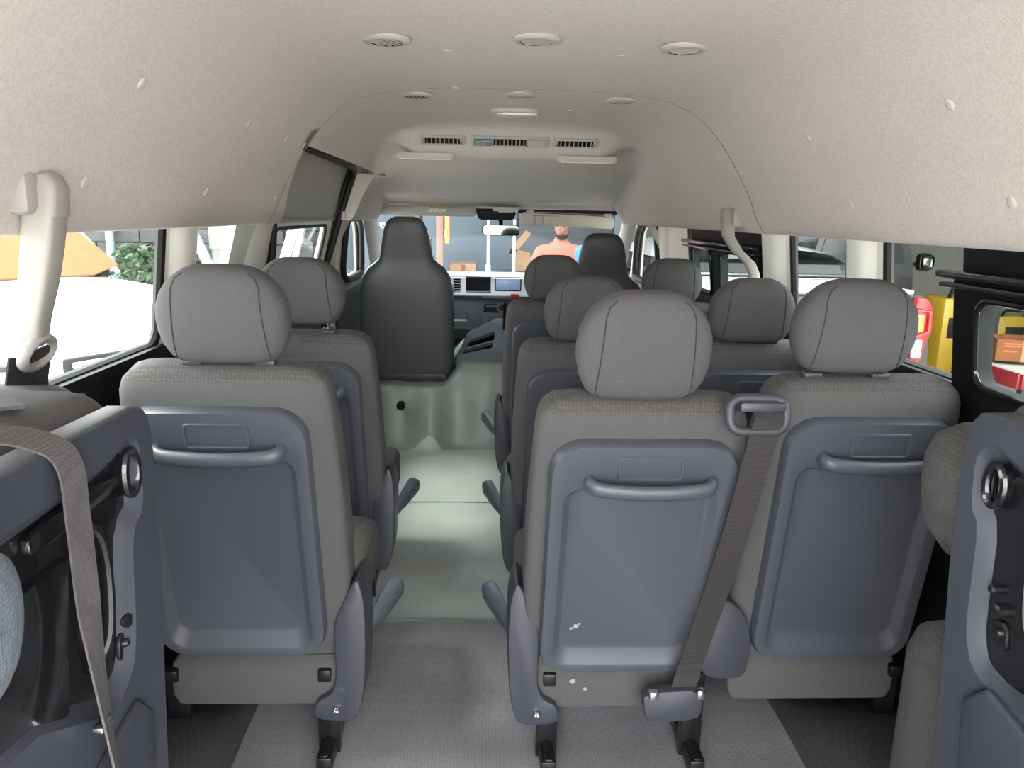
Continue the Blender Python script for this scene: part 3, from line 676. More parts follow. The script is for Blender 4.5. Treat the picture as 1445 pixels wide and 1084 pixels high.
round_vent(-.325, 1.79, 1.664, 'open round ceiling vent, left one of the three nearest', 1.0)
round_vent(0.0, 1.79, 1.674, 'closed round ceiling vent, middle one of the three nearest', 0.1, .0122)
round_vent(.325, 1.79, 1.664, 'round ceiling vent, right one of the three nearest', 2.6, .0085)
round_vent(-.325, 2.58, 1.664, 'small round ceiling vent on the left, near the roof seam', 1.4)
round_vent(0.0, 2.585, 1.674, 'small round ceiling vent just behind the oval ceiling lamp', .8)
round_vent(.325, 2.58, 1.664, 'small round ceiling vent on the right, near the roof seam', 2.2)
t = thing('ceiling_lamp', 'flat oval ceiling lamp behind the air duct', 'lamp', (0, 2.97, 1.674))
bm = B(); rings(bm, [[(x, y, h) for x, y in rrect(0, 0, w, d, d/2-.002, 7)] for w, d, h in ((.185, .085, .004), (.185, .085, -.006), (.178, .078, -.010), (.160, .062, -.011))]); obj('housing', bm, M['ivory'], t)
bm = B(); rings(bm, [[(x, y, h) for x, y in rrect(.01, 0, w, d, d/2-.002, 7)] for w, d, h in ((.150, .052, -.010), (.146, .049, -.017), (.13, .036, -.019))]); obj('lamp_cover', bm, M['lampw'], t)
# air duct outlets: local frame of the sloping duct face
DF = Vector((0, 3.458, 1.609))
def duct(name, label, cat, x, w, h, fins, grp=None):
    t = thing(name, label, cat, (x, DF.y, DF.z), 0, grp)
    t.rotation_euler = (radians(45), 0, 0)
    bm = B(); rings(bm, [[(a, -d, b) for a, b in rrect(0, 0, ww, hh, .008, 3)] for ww, hh, d in ((w, h, -.01), (w, h, .004), (w-.008, h-.008, .008), (w-.03, h-.018, .008), (w-.034, h-.022, -.004))]); obj('frame', bm, M['grillw'], t)
    if fins:
        bm = B(); box(bm, (0, -.002, 0), (fins, .006, h-.018)); obj('dark_throat', bm, M['hole'], t)
        n = 8
        for i in range(n):
            def fn():
                bm = B(); box(bm, (0, -.009, 0), (.0035, .012, h-.022), .001); return bm
            obj('fin', fn, M['grillw'], t, (-fins/2+.01+(fins-.02)*i/(n-1), 0, 0), key=('fin', h))
    return t
duct('air_vent', 'finned air outlet at the left end of the roof duct', 'air vent', -.29, .20, .048, .15, 'finned air outlets in the roof duct')
c = duct('air_vent', 'finned air outlet between the two control panels of the roof duct', 'air vent', 0.0, .34, .054, .14, 'finned air outlets in the roof duct')
duct('air_vent', 'finned air outlet at the right end of the roof duct', 'air vent', .285, .20, .048, .15, 'finned air outlets in the roof duct')
bm = B(); box(bm, (-.115, -.010, 0), (.075, .008, .034), .003); cp = obj('fan_panel', bm, M['teal'], c)
bm = B(); box(bm, (-.115, -.017, -.003), (.006, .012, .022), .002); box(bm, (-.10, -.014, .009), (.03, .003, .005), .001); obj('slide_knob', bm, M['ivory'], cp)
bm = B(); box(bm, (.115, -.010, 0), (.075, .008, .034), .003); obj('blank_panel', bm, M['ivory'], c)
for x0, x1, lab in ((-.50, -.235, 'narrow ivory lamp strip under the left end of the roof duct'), (.215, .485, 'narrow ivory lamp strip under the right end of the roof duct')):
    t = thing('strip_lamp', lab, 'lamp', ((x0+x1)/2, 3.535, 1.546), 0, 'strip lamps under the roof duct')
    L = x1-x0
    bm = B(); rings(bm, [[(x, y, h) for x, y in rrect(0, 0, L+a, .06+a, .028+a/2, 6)] for a, h in ((0, .012), (0, -.006), (-.008, -.012))]); obj('housing', bm, M['ivory'], t)
    bm = B(); rings(bm, [[(x, y, h) for x, y in rrect(0, -.004, L-.03+a, .036+a, .016+a/2, 6)] for a, h in ((0, -.011), (-.004, -.017))]); obj('lamp_cover', bm, M['lampw'], t)
# sun visors, mirror, sensor hood, map lamp
t = thing('sun_visor', 'ivory sun visor folded up, with a yellow and white label', 'visor', (-.465, 4.94, 1.325))
bm = B(); rings(bm, [[(x, d, z) for x, z in rrect(0, 0, w, h, .02, 5)] for w, h, d in ((.56, .040, .0), (.60, .062, .008), (.61, .068, .02), (.60, .062, .03))]); bm.transform(Matrix.Rotation(radians(-28), 4, 'X')); obj('flap', bm, M['ivory'], t)
RX = Matrix.Rotation(radians(-28), 4, 'X')
bm = B(); box(bm, (.065, -.001, .008), (.105, .004, .010)); bm.transform(RX); l = obj('warning_label', bm, M['yellow'], t); l['label'] = 'yellow strip of the warning label'
bm = B(); box(bm, (.065, -.001, -.008), (.105, .004, .020)); bm.transform(RX); l = obj('notice_label', bm, M['paper'], t); l['label'] = 'white strip of the warning label'
bm = B()
for k in range(9): box(bm, (.02+.0105*k, -.0034, -.004-.005*(k % 3)), (.007, .0008, .003))
box(bm, (.03, -.0034, .008), (.008, .0008, .006)); box(bm, (.075, -.0034, .008), (.05, .0008, .003))
bm.transform(RX); l = obj('label_print', bm, M['seam'], t)
bm = B(); box(bm, (-.30, .02, .0), (.05, .03, .03), .01); obj('hinge', bm, M['ivory'], t)
t = thing('sun_visor', 'tan sun visor flipped down over the windscreen on the driver side', 'visor', (.425, 4.95, 1.272))
bm = B(); rings(bm, [[(x, d, z) for x, z in rrect(0, 0, w, h, .018, 5)] for w, h, d in ((.56, .062, .0), (.585, .076, .006), (.59, .08, .016), (.58, .074, .026))]); bm.transform(Matrix.Rotation(radians(1.6), 4, 'Y')); v = obj('flap', bm, M['beige'], t)
bm = B()
for x, z in ((-.21, .0), (-.16, .0), (-.11, -.001)): box(bm, (x, -.001, z), (.0025, .003, .052))
box(bm, (-.15, -.001, .026), (.16, .003, .002)); obj('pocket_seam', bm, M['seam'], t)
bm = B(); tube(bm, [(-.24, .008, .046), (0, .008, .042), (.26, .008, .030)], .006, 8); obj('rod', bm, M['chrome'], t)
for x, z in ((-.24, .05), (.255, .034)):
    bm = B(); box(bm, (x, .006, z), (.05, .025, .025), .008); obj('bracket', bm, M['ivory'], t)
t = thing('rear_view_mirror', 'black framed rear-view mirror hanging below the sensor hood', 'mirror', (0, 4.92, 1.205))
bm = B(); rings(bm, [[(x, d, z) for x, z in rrect(0, 0, w, h, .022, 5)] for w, h, d in ((.20, .040, .035), (.232, .064, .02), (.236, .066, .0), (.228, .058, -.003))], cap1=False); obj('housing', bm, M['black'], t)
bm = B(); bm.faces.new([bm.verts.new((x, -.002, z)) for x, z in rrect(0, 0, .226, .056, .02, 5)]); obj('mirror_glass', bm, M['mirror'], t)
bm = B(); tube(bm, [(0, .03, 0), (0, .06, .04), (0, .08, .085)], .014, 8); obj('stalk', bm, M['black'], t)
t = thing('sensor_hood', 'black sensor hood on the windscreen above the rear-view mirror', 'sensor', (-.03, 5.02, 1.285))
bm = B(); rings(bm, [[(x, y-.03, z) for x, y in rrect(0, 0, w, .07, .02, 4)] for w, z in ((.255, .028), (.25, .022), (.225, -.01), (.19, -.018))]); obj('hood', bm, M['black'], t)
t = thing('map_lamp', 'small clear map lamp at the top of the windscreen', 'lamp', (.03, 4.955, 1.335))
bm = B(); rings(bm, [[(x, y, z) for x, y in rrect(0, 0, w, .07, .015, 4)] for w, z in ((.17, .012), (.165, -.008), (.15, -.014))]); obj('housing', bm, M['ivory'], t)
bm = B(); box(bm, (.0, -.01, -.016), (.09, .04, .008), .003); box(bm, (.066, -.01, -.016), (.02, .03, .010), .003); obj('lamp_cover', bm, M['lampw'], t)
t = thing('windscreen_sticker', 'square blue and white sticker inside the windscreen corner', 'sticker', tuple(wpt(-.765, 1.212)+Vector((0, -.006, 0))))
sl = radians(-49)
bm = B(); box(bm, (0, 0, 0), (.056, .001, .058)); bm.transform(Matrix.Rotation(sl, 4, 'X')); obj('backing', bm, M['blue'], t)
bm = B(); rings(bm, [[(r*cos(2*pi*k/18), -.0012, r*sin(2*pi*k/18)) for k in range(18)] for r in (.021, .010)], False, False); box(bm, (0, -.0012, .0265), (.05, .0006, .004)); box(bm, (0, -.0012, -.0265), (.05, .0006, .004)); bm.transform(Matrix.Rotation(sl, 4, 'X')); obj('white_ring', bm, M['paper'], t)
bm = B(); rings(bm, [[(r*cos(2*pi*k/14), -.0014, r*sin(2*pi*k/14)) for k in range(14)] for r in (.009, .002)]); bm.transform(Matrix.Rotation(sl, 4, 'X')); obj('orange_dot', bm, M['orange'], t)

# ------------------------------------------------------------------ belt hangers on the side walls
t = thing('belt_hanger', 'long ivory belt hanger by the left rear window with a dark belt', 'belt hanger', (-.79, 1.16, 1.26))
q = lambda x, y, z: (x+.79, y-1.16, z-1.26)
bm = B(); R = []
for z, y, x, w, d in ((1.348, 1.150, -.735, .010, .010), (1.342, 1.149, -.735, .021, .020), (1.325, 1.147, -.732, .025, .026), (1.285, 1.144, -.735, .026, .026)):
    R.append(se(5, d, w, q(x, y, z)[0], q(x, y, z)[1], z-1.26, 22))
rings(bm, R); obj('cap', bm, M['hanger'], t)
bm = B(); box(bm, q(-.755, 1.122, 1.318), (.05, .05, .062), .012); obj('mount', bm, M['hanger'], t)
bm = B(); R = []
for z, y, x, w, d in ((1.287, 1.144, -.735, .0245, .024), (1.24, 1.142, -.742, .0235, .023), (1.19, 1.140, -.752, .0225, .022), (1.14, 1.137, -.764, .020, .02), (1.105, 1.136, -.768, .0175, .017), (1.098, 1.136, -.768, .012, .011)):
    R.append(se(5, d, w, q(x, y, z)[0], q(x, y, z)[1], z-1.26, 22))
rings(bm, R); obj('arm', bm, M['hanger'], t)
bm = B(); tube(bm, [q(-.765+.01*sin(a), 1.140+.035*cos(a), 1.088+.022*sin(a)) for a in [2*pi*k/24 for k in range(24)]], .009, 10, True, up=(1, 0, 0), r2=.007); obj('belt_ring', bm, M['hanger'], t)
bm = B(); ribbon(bm, catmull([q(-.77, 1.145, 1.092), q(-.775, 1.150, 1.075), q(-.79, 1.160, 1.03), q(-.81, 1.185, .97), q(-.83, 1.20, .80)], 4), (.25, 1, -.22), .052, .003); obj('belt_webbing', bm, M['web'], t, smooth=30)
bm = B(); ribbon(bm, catmull([q(-.78, 1.125, 1.085), q(-.79, 1.125, 1.04), q(-.81, 1.135, .97), q(-.84, 1.14, .80)], 4), (.2, 1, 0), .048, .003); obj('belt_return', bm, M['web'], t, smooth=30)
t = thing('belt_hanger', 'curved ivory belt hanger on the right wall between two windows', 'belt hanger', (.76, 2.62, 1.27))
q = lambda x, y, z: (x-.76, y-2.62, z-1.27)
bm = B(); R = []
for x, y, z, w, d in ((.727, 2.68, 1.338, .014, .014), (.726, 2.675, 1.33, .024, .022), (.724, 2.66, 1.29, .026, .022), (.720, 2.63, 1.245, .023, .019), (.728, 2.555, 1.20, .021, .018), (.745, 2.47, 1.165, .020, .017), (.755, 2.445, 1.13, .019, .016), (.757, 2.44, 1.09, .016, .014)):
    R.append(se(4, d, w, *q(x, y, z), 20))
rings(bm, R); obj('arm', bm, M['hanger'], t, smooth=60)
bm = B(); box(bm, q(.755, 2.64, 1.305), (.05, .045, .06), .010); obj('mount', bm, M['hanger'], t)
bm = B(); tube(bm, [q(.757, 2.435+.030*cos(2*pi*k/20), 1.085+.024*sin(2*pi*k/20)) for k in range(20)], .008, 8, True, up=(1, 0, 0)); obj('belt_ring', bm, M['hanger'], t)
bm = B(); ribbon(bm, [q(.76, 2.435, 1.085), q(.79, 2.44, 1.0), q(.83, 2.45, .80)], (0, 1, 0), .048, .003); obj('belt_webbing', bm, M['web'], t)

# ------------------------------------------------------------------ rear seats folded up against the side walls
def folded(sgn, label, fx, yend, hole, ztop):
    t = thing('folded_seat', label, 'seat', (sgn*.7, .6, .2), 0, 'rear seats folded up to the sides')
    def q(p): return (p[0]-sgn*.7, p[1]-.6, p[2]-.2)
    F = lambda y, z, d=0: q((sgn*(fx+d), y, z))
    n = len(hole)
    outer = [(yend-.055, ztop), (yend-.012, ztop-.012), (yend, ztop-.06), (yend-.002, ztop-.2), (yend-.02, ztop-.36), (yend-.035, ztop-.50), (yend-.05, .36), (yend-.10, .30), (.60, .30), (.30, .32), (.12, .36), (.10, .7), (.12, ztop-.03), (.35, ztop+.002)]
    hole_ = chaikin(hole, 1); hc = (sum(p[0] for p in hole_)/len(hole_), sum(p[1] for p in hole_)/len(hole_))
    def inset(P, d):
        out = []
        for i, p in enumerate(P):
            a, b = Vector(P[i-1]), Vector(P[(i+1) % len(P)]); tn = (b-a).normalized(); nn = Vector((-tn.y, tn.x))
            if nn.dot(Vector(hc)-Vector(p)) < 0: nn = -nn
            out.append(tuple(Vector(p)+nn*d))
        return out
    o2 = chaikin(outer, 1)
    bm = holed(o2, [hole_], lambda y, z: Vector(F(y, z)))
    h1 = inset(hole_, .010); h2 = inset(hole_, .014); h3 = inset(hole_, .02)
    rings(bm, [[F(y, z, 0) for y, z in hole_], [F(y, z, .008) for y, z in h1], [F(y, z, .012) for y, z in h2], [F(y, z, .018) for y, z in h3]], False, False)
    o3 = inset(o2, .006)
    rings(bm, [[F(y, z, 0) for y, z in o2], [F(y, z, .006) for y, z in [(p[0]+(p[0]-.6)*.012, p[1]+(p[1]-.7)*.008) for p in o2]], [F(y, z, .035) for y, z in [(p[0]+(p[0]-.6)*.012, p[1]+(p[1]-.7)*.008) for p in o2]]], False, False)
    bmesh.ops.remove_doubles(bm, verts=bm.verts, dist=1e-5)
    obj('shell_frame', bm, M['shell'], t, smooth=38)
    bm = B(); bm.faces.new([bm.verts.new(F(y, z, .0165)) for y, z in hole_]); obj('metal_pan', bm, M['gloss'], t)
    # fabric of the folded cushion and backrest behind the shell
    bm = B(); R = []
    for y, k in ((.08, .5), (.12, .9), (.2, 1), (.6, 1), (yend-.09, 1), (yend-.035, .96), (yend-.012, .85), (yend-.002, .6)):
        xa, xb = fx+.024, .90
        hx = (xb-xa)/2; R.append([q((sgn*((xa+xb)/2)+p[0], y, (ztop+.02+.36)/2+p[1])) for p in se(7, hx*min(1, k+.08), (ztop+.02-.36)/2*(.86+.14*k), 0, 0, 0, 40)])
    rings(bm, R); obj('cushion', bm, M['fabric'], t, smooth=60)
    return t, q, F
HL = [(.670, 1.003), (.86, 1.006), (.905, 1.012), (.930, 1.020), (.958, 1.012), (.962, .985), (.958, .918), (.925, .905), (.915, .857), (.908, .77), (.892, .727), (.845, .706), (.79, .728), (.66, .80), (.40, .78), (.25, .80), (.25, .995), (.45, 1.0)]
tl_, qL, FL = folded(-1, 'slate plastic underside of the folded rear seat on the left, strap across it', .548, 1.0, HL, 1.055)
HRr = [(.70, .99), (.90, .994), (.94, 1.003), (.962, 1.012), (.996, .995), (1.003, .975), (.998, .912), (.976, .892), (.972, .80), (.968, .735), (.945, .69), (.88, .680), (.82, .70), (.66, .78), (.40, .76), (.25, .80), (.25, .98), (.45, .985)]
tr_, qR, FR = folded(1, 'slate plastic underside of the folded rear seat on the right, honeycomb headrest behind', .58, 1.03, HRr, 1.05)
def pan_details(t, F, q, sgn, s, d):
    bm = B(); tube(bm, [F(.944+d+.018*cos(a), .972-sgn*.0+.028*sin(a)-.9*d, .006) for a in [2*pi*k/20 for k in range(20)]], .0062, 8, True, up=(1, 0, 0)); obj('latch_loop', bm, M['gloss'], t)
    bm = B(); tube(bm, catmull([F(.825+d, .955, .016), F(.845+d, .93, .002), F(.852+d, .87, .0), F(.842+d, .80, .002), F(.82+d, .77, .016)], 5), .006, 8); obj('pull_wire', bm, M['metal'], t)
    bm = B(); poly_ext(bm, chaikin([(.72+d*.5, .985), (.905+d, .985), (.92+d, .965), (.72+d*.5, .955)], 1), lambda y, z: F(y, z, .017), (-sgn*.012, 0, 0), .004); obj('cross_rib', bm, M['gloss'], t)
    bm = B(); poly_ext(bm, [(.60, .93), (.79+d, .93), (.76+d, .76), (.70+d, .74), (.62, .80)], lambda y, z: F(y, z, .017), (-sgn*.010, 0, 0), .004); obj('hinge_plate', bm, M['gloss'], t)
    for y, z, r in ((.905, .79, .011), (.892, .765, .006), (.918, .815, .007)):
        bm = B(); rings(bm, [[F(y+d+rr*cos(2*pi*k/14), z+rr*sin(2*pi*k/14), dd) for k in range(14)] for rr, dd in ((r, .017), (r, .006), (r*.6, .003))]); obj('bolt', bm, M['metal'], t)
    bm = B(); poly_ext(bm, chaikin([(.885+d, .78), (.915+d, .775), (.91+d, .735), (.88+d, .74)], 1), lambda y, z: F(y, z, .017), (-sgn*.007, 0, 0), .003); obj('striker_plate', bm, M['metal'], t)
    bm = B(); poly_ext(bm, chaikin([(.93+d, .70), (.90+d, .45), (.70, .40), (.30, .45), (.30, .62), (.72, .66)], 1), lambda y, z: F(y, z, .002), (-sgn*.012, 0, 0), .008); obj('lower_boss', bm, M['shell'], t)
pan_details(tl_, FL, qL, -1, 1, 0); pan_details(tr_, FR, qR, 1, 1, .02)
# left: second cushion, straps
bm = B(); R = []
for y, k in ((.30, .8), (.34, 1), (.8, 1), (1.10, 1), (1.15, .9), (1.17, .6)):
    R.append([qL((-.80+p[0], y, 1.045-.07*sstep(.9, 1.15, y)*.6+p[1])) for p in se(4, .085*k, .04*k, 0, 0, 0, 24)])
rings(bm, R); obj('backrest_edge', bm, M['fabric'], tl_, smooth=60)
bm = B(); tube(bm, [qL((-.715, y, 1.06-.04*sstep(.85, 1.17, y))) for y in (.35, .6, .85, 1.0, 1.1, 1.16)], .004, 6); obj('piping', bm, M['black'], tl_)
st = thing('retaining_strap', 'grey webbing strap over the folded left seat, hanging down its underside', 'strap', (-.54, .77, .6))
qs = lambda p: (p[0]+.54, p[1]-.77, p[2]-.6)
path = catmull([qs(p) for p in ((-.80, .60, 1.105), (-.70, .66, 1.092), (-.60, .735, 1.082), (-.558, .765, 1.066), (-.537, .775, 1.04), (-.532, .772, .98), (-.535, .780, .88), (-.532, .782, .78), (-.520, .776, .62), (-.520, .772, .36))], 5)
wd = [Vector((.35, .8, 0)).lerp(Vector((.05, 1, 0)), min(1, i/15)) if i < 30 else Vector((.05, 1, 0)).lerp(Vector((-.45, .9, 0)), min(1, (i-30)/9)) for i in range(len(path))]
bm = B(); ribbon(bm, path, wd, .042, .0025); obj('strap_webbing', bm, M['strap'], st, smooth=40)
bm = B(); ribbon(bm, [qs(p) for p in ((-.86, .66, 1.098), (-.74, .76, 1.090), (-.68, .82, 1.084), (-.635, .865, 1.081))], (.5, -.45, 0), .045, .004); obj('strap_end', bm, M['strap'], st, smooth=30)
bm = B(); box(bm, qs((-.53, .775, .735)), (.012, .03, .008), .002); obj('strap_hook', bm, M['chrome'], st)
t = thing('fabric_pad', 'blue-grey knitted pad with a small white tag at the left edge', 'cushion', (-.50, .497, .985))
bm = B(); R = []
for z, k, yy in ((-.075, .3, 0), (-.066, .65, .0), (-.045, .9, .004), (-.01, 1, .008), (.03, 1, .008), (.055, .9, .004), (.07, .6, 0), (.076, .3, 0)):
    R.append((z*.9, .036*k, .088*k, yy-.004))
R = [se(2.6, v[1], v[2], 0, v[3], v[0], 40) for v in [tuple(p) for p in catmull4(R)]]
rings(bm, R); obj('pad', bm, M['denim'], t, smooth=60)
bm = B(); tube(bm, [(.0365*cos(2*pi*k/26)*1.0, .0885*sin(2*pi*k/26)+.005, .004) for k in range(26)], .002, 6, True); obj('pad_seam', bm, M['denim'], t)
bm = B(); poly_ext(bm, [(.078, -.012), (.098, -.026), (.096, -.04), (.078, -.046)], lambda y, z: (.004, y, z), (.002, 0, 0)); obj('tag', bm, M['paper'], t)
# right: honeycomb headrest and lower cushion showing past the shell
bm = B(); R = []
for z, k in ((-.115, .25), (-.10, .62), (-.06, .9), (0, 1.0), (.05, 1.0), (.085, .9), (.105, .65), (.115, .3)):
    R.append([qR((.70+p[0], 1.10+p[1], .885+z)) for p in se(3, .105*k, .10*k, 0, 0, 0, 30)])
rings(bm, R); hh = obj('headrest', bm, M['weave'], tr_, smooth=60); hh['label'] = 'honeycomb cloth headrest'
bm = B(); tube(bm, [qR(p) for p in ((.612, 1.075, .96), (.601, 1.085, .92), (.598, 1.09, .88))], .0018, 5); obj('stitching', bm, M['denim'], hh)
bm = B(); R = []
for z, k in ((-.25, .8), (-.2, 1), (0, 1), (.12, 1.0), (.16, .9), (.185, .6), (.19, .3)):
    R.append([qR((.72+p[0], 1.04+p[1], .47+z)) for p in se(3.5, .115*(.4+.6*k), .16*k, 0, 0, 0, 30)])
rings(bm, R); o = obj('lower_cushion', bm, M['weave'], tr_, smooth=60); o['label'] = 'honeycomb cloth cushion edge'
# covered wheel arches
for sgn, nm, xi in ((-1, 'trim_6', .70), (1, 'trim_7', .69)):
    bm = B(); G = []
    for y, h in ((.5, .13), (1.45, .13), (1.58, .115), (1.72, .075), (1.84, .03), (1.92, -.01)):
        G.append([(sgn*x, y + .04*(1-abs(x-.8)*3), z*h/.21) for x, z in ((.96, .21), (.85, .21), (xi+.10, .205), (xi+.04, .18), (xi+.01, .12), (xi, .0), (xi-.01, -.02))])
    sheet(bm, G); struct(obj(nm, bm, M['carpet'], smooth=60))
# ------------------------------------------------------------------ the yard outside
GZ = -.50
bm = B(); sheet(bm, [[(-30+60*i/6, -30+60*j/6, GZ) for i in range(7)] for j in range(7)]); struct(obj('ground', bm, M['conc'], smooth=0))
# dark steel wall ahead, with panels and pale seams
fw = struct(obj('wall_garage', (lambda b: (box(b, (.45, 10.1, 1.2), (5.2, .15, 3.6)), b)[1])(B()), M['panel2'], smooth=0))
for i in range(4):
    bm = B(); box(bm, (-1.5+1.22*i, 10.0, 1.2), (1.19, .06, 3.4), .01); obj('panel', bm, M['panel'] if i not in (2,) else M['panel2'], fw)
for lab, x in (('thin white pole with a white box on it below the mirror', -.05), ('thin white pole beside the open cardboard box', .235)):
    t = thing('white_pole', lab, 'pole', (x, 8.6, GZ), 0)
    bm = B(); tube(bm, [(0, 0, 0), (0, 0, 1.75)], .016, 8); obj('shaft', bm, M['pole'], t)
    if x < 0:
        bm = B(); box(bm, (0, -.02, 1.20), (.055, .05, .12), .01); obj('socket_box', bm, M['pole'], t)
t = thing('brown_post', 'rusty brown post hung with an orange strip, left of centre ahead', 'post', (-.56, 8.2, GZ))
bm = B(); box(bm, (0, 0, .95), (.075, .075, 1.9), .006); obj('shaft', bm, M['brown'], t)
t = thing('orange_strip', 'orange plastic strip hanging on the rusty brown post', 'strip', (-.48, 8.13, 0.50))
bm = B(); box(bm, (0, 0, .68), (.045, .03, .36), .006); obj('strip', bm, M['orange'], t); bm = B(); box(bm, (-.018, -.012, .60), (.018, .02, .06), .003); obj('white_clip', bm, M['paper'], t)
def carton(lab, c, s, open_=False, rz=0, m='card2', grp=None, name='cardboard_box'):
    t = thing(name, lab, 'box', c, rz, grp)
    w, d, h = s
    bm = B()
    for a, b, cc, e in (((-w/2+.003, 0, h/2), (.006, d, h), 0, 0), ((w/2-.003, 0, h/2), (.006, d, h), 0, 0), ((0, -d/2+.003, h/2), (w, .006, h), 0, 0), ((0, d/2-.003, h/2), (w, .006, h), 0, 0), ((0, 0, .003), (w, d, .006), 0, 0)): box(bm, a, b)
    obj('body', bm, M[m], t)
    if open_:
        for k, (px_, ang) in enumerate(((-w/2, 40), (w/2, -35))):
            bm = B(); box(bm, (math.copysign(.5*w*.55, px_), 0, 0), (w*.55, d*.98, .005)); bm.transform(Matrix.Rotation(radians(ang if px_ < 0 else ang), 4, 'Y') @ Matrix.Identity(4)); obj('flap', bm, M[m], t, (px_, 0, h))
    else:
        for sg in (-1, 1):
            bm = B(); box(bm, (0, sg*d/4, h+.002), (w, d/2-.002, .005)); obj('flap', bm, M[m], t)
        bm = B(); box(bm, (0, 0, h+.0055), (w*.99, .05, .001)); box(bm, (0, -d/2-.001, h*.88), (.05, .001, h*.22)); obj('tape', bm, M['card'], t)
    return t
zz = GZ
for i, h in enumerate((.42, .42, .36)):
    carton(('lowest large box of the stack below the dashboard line, left of the rusty post', 'second box from the bottom, left of the rusty post', 'third box up, half hidden by the front seat, left of the rusty post')[i], (-.94, 8.6, zz), (.52, .45, h), grp=None); zz += h+.006
carton('small box on top of the stack left of the rusty post', (-.78, 8.6, zz+.005), (.20, .3, .30), m='card2'); zz = GZ
for i, h in enumerate((.44, .40, .40)):
    carton(('lowest box of the stack right of the rusty post', 'middle box of the stack right of the rusty post', 'top box of the stack right of the rusty post')[i], (-.33, 8.85, zz), (.30 if i == 2 else .4, .4, h), m='card2'); zz += h+.006
t = thing('work_bench', 'dark bench carrying the open cardboard box beside the man', 'bench', (.36, 8.9, GZ))
bm = B(); box(bm, (0, 0, 1.16), (.5, .4, .03), .004); obj('top', bm, M['panel2'], t)
for a in (-.22, .22):
    for b in (-.17, .17):
        def lg():
            q = B(); box(q, (0, 0, .57), (.04, .04, 1.145)); return q
        obj('leg', lg, M['panel2'], t, (a, b, 0), key='bleg')
t = thing('cardboard_box', 'open cardboard box with a bent tall flap, left of the man', 'box', (.36, 8.9, GZ+1.18))
bm = B()
for a, b in (((-.13, 0, .08), (.006, .3, .16)), ((.13, 0, .08), (.006, .3, .16)), ((0, -.15, .08), (.266, .006, .16)), ((0, .15, .08), (.266, .006, .16)), ((0, 0, .003), (.266, .3, .006))): box(bm, a, b)
obj('body', bm, M['card2'], t)
bm = B(); box(bm, (0, 0, .0), (.27, .30, .006)); bm.transform(Matrix.Translation((.02, -.02, .18)) @ Matrix.Rotation(radians(12), 4, 'Y')); obj('flap', bm, M['card2'], t)
bm = B(); poly_ext(bm, [(-.20, .20), (-.13, .17), (.07, .42), (.01, .46)], lambda x, z: (x, -.16, z), (0, .006, 0)); box(bm, (-.06, -.157, .2), (.24, .006, .07), 0, Matrix.Rotation(radians(14), 3, 'Y')); obj('flap', bm, M['card2'], t)
# the man ahead of the van
pr = thing('person', 'bearded man in a salmon t-shirt looking down, holding a blue plastic bowl', 'person', (.60, 7.1, GZ))
J = [(0, 0, .95, .150, .105), (0, 0, 1.06, .145, .10), (0, .01, 1.22, .155, .105), (0, .02, 1.42, .170, .105), (0, .01, 1.54, .100, .085), (0, -.01, 1.60, .058, .056), (0, -.03, 1.64, .06, .06),
     (-.20, .02, 1.50, .066, .062), (-.25, .03, 1.20, .048, .048), (-.17, -.16, 1.05, .038, .038), (-.08, -.25, 1.06, .030, .022),
     (.20, .02, 1.50, .066, .062), (.285, .01, 1.26, .048, .048), (.22, -.17, 1.35, .038, .038), (.19, -.25, 1.39, .030, .022),
     (-.10, 0, .86, .105, .105), (-.11, -.01, .50, .072, .072), (-.11, .02, .10, .05, .05), (-.12, -.14, .035, .045, .035),
     (.10, 0, .86, .105, .105), (.11, -.01, .50, .072, .072), (.11, .02, .10, .05, .05), (.12, -.14, .035, .045, .035)]
E_ = [(0, 1), (1, 2), (2, 3), (3, 4), (4, 5), (5, 6), (3, 7), (7, 8), (8, 9), (9, 10), (3, 11), (11, 12), (12, 13), (13, 14), (0, 15), (15, 16), (16, 17), (17, 18), (0, 19), (19, 20), (20, 21), (21, 22)]
def skinned(name, pts, edges, mats, parent, sub=1, assign=None):
    me = bpy.data.meshes.new(name); me.from_pydata([p[:3] for p in pts], edges, []); o = bpy.data.objects.new(name, me); COL.objects.link(o)
    md = o.modifiers.new('skin', 'SKIN'); md.use_smooth_shade = True
    for i, p in enumerate(pts): me.skin_vertices[0].data[i].radius = (p[3], p[4])
    me.skin_vertices[0].data[0].use_root = True
    o.modifiers.new('sub', 'SUBSURF').levels = sub; o.modifiers['sub'].render_levels = sub
    dg = bpy.context.evaluated_depsgraph_get(); ev = o.evaluated_get(dg); m2 = bpy.data.meshes.new_from_object(ev)
    bpy.data.objects.remove(o); bpy.data.meshes.remove(me)
    m2.materials.clear(); finish(m2, mats, 0); m2.polygons.foreach_set('use_smooth', [True]*len(m2.polygons))
    if assign:
        for f in m2.polygons: f.material_index = assign(f.center)
    o2 = bpy.data.objects.new(name, m2); COL.objects.link(o2); o2.parent = parent
    return o2
def dress(c):
    if c.z < .93 and abs(c.x) < .2 : return 2 if c.z > .08 else 3
    if c.z > 1.585: return 0
    if abs(c.x) > .16 and c.z < 1.24 and (c.y < -.02 or abs(c.x) > .2): return 0
    if c.y < -.115 and (c.z < 1.2 or c.x > .13): return 0
    if c.x > .24 and c.z < 1.27: return 0
    return 1
body = skinned('body', J, E_, [M['skin'], M['shirt'], M['trousers'], M['black']], pr, 2, dress)
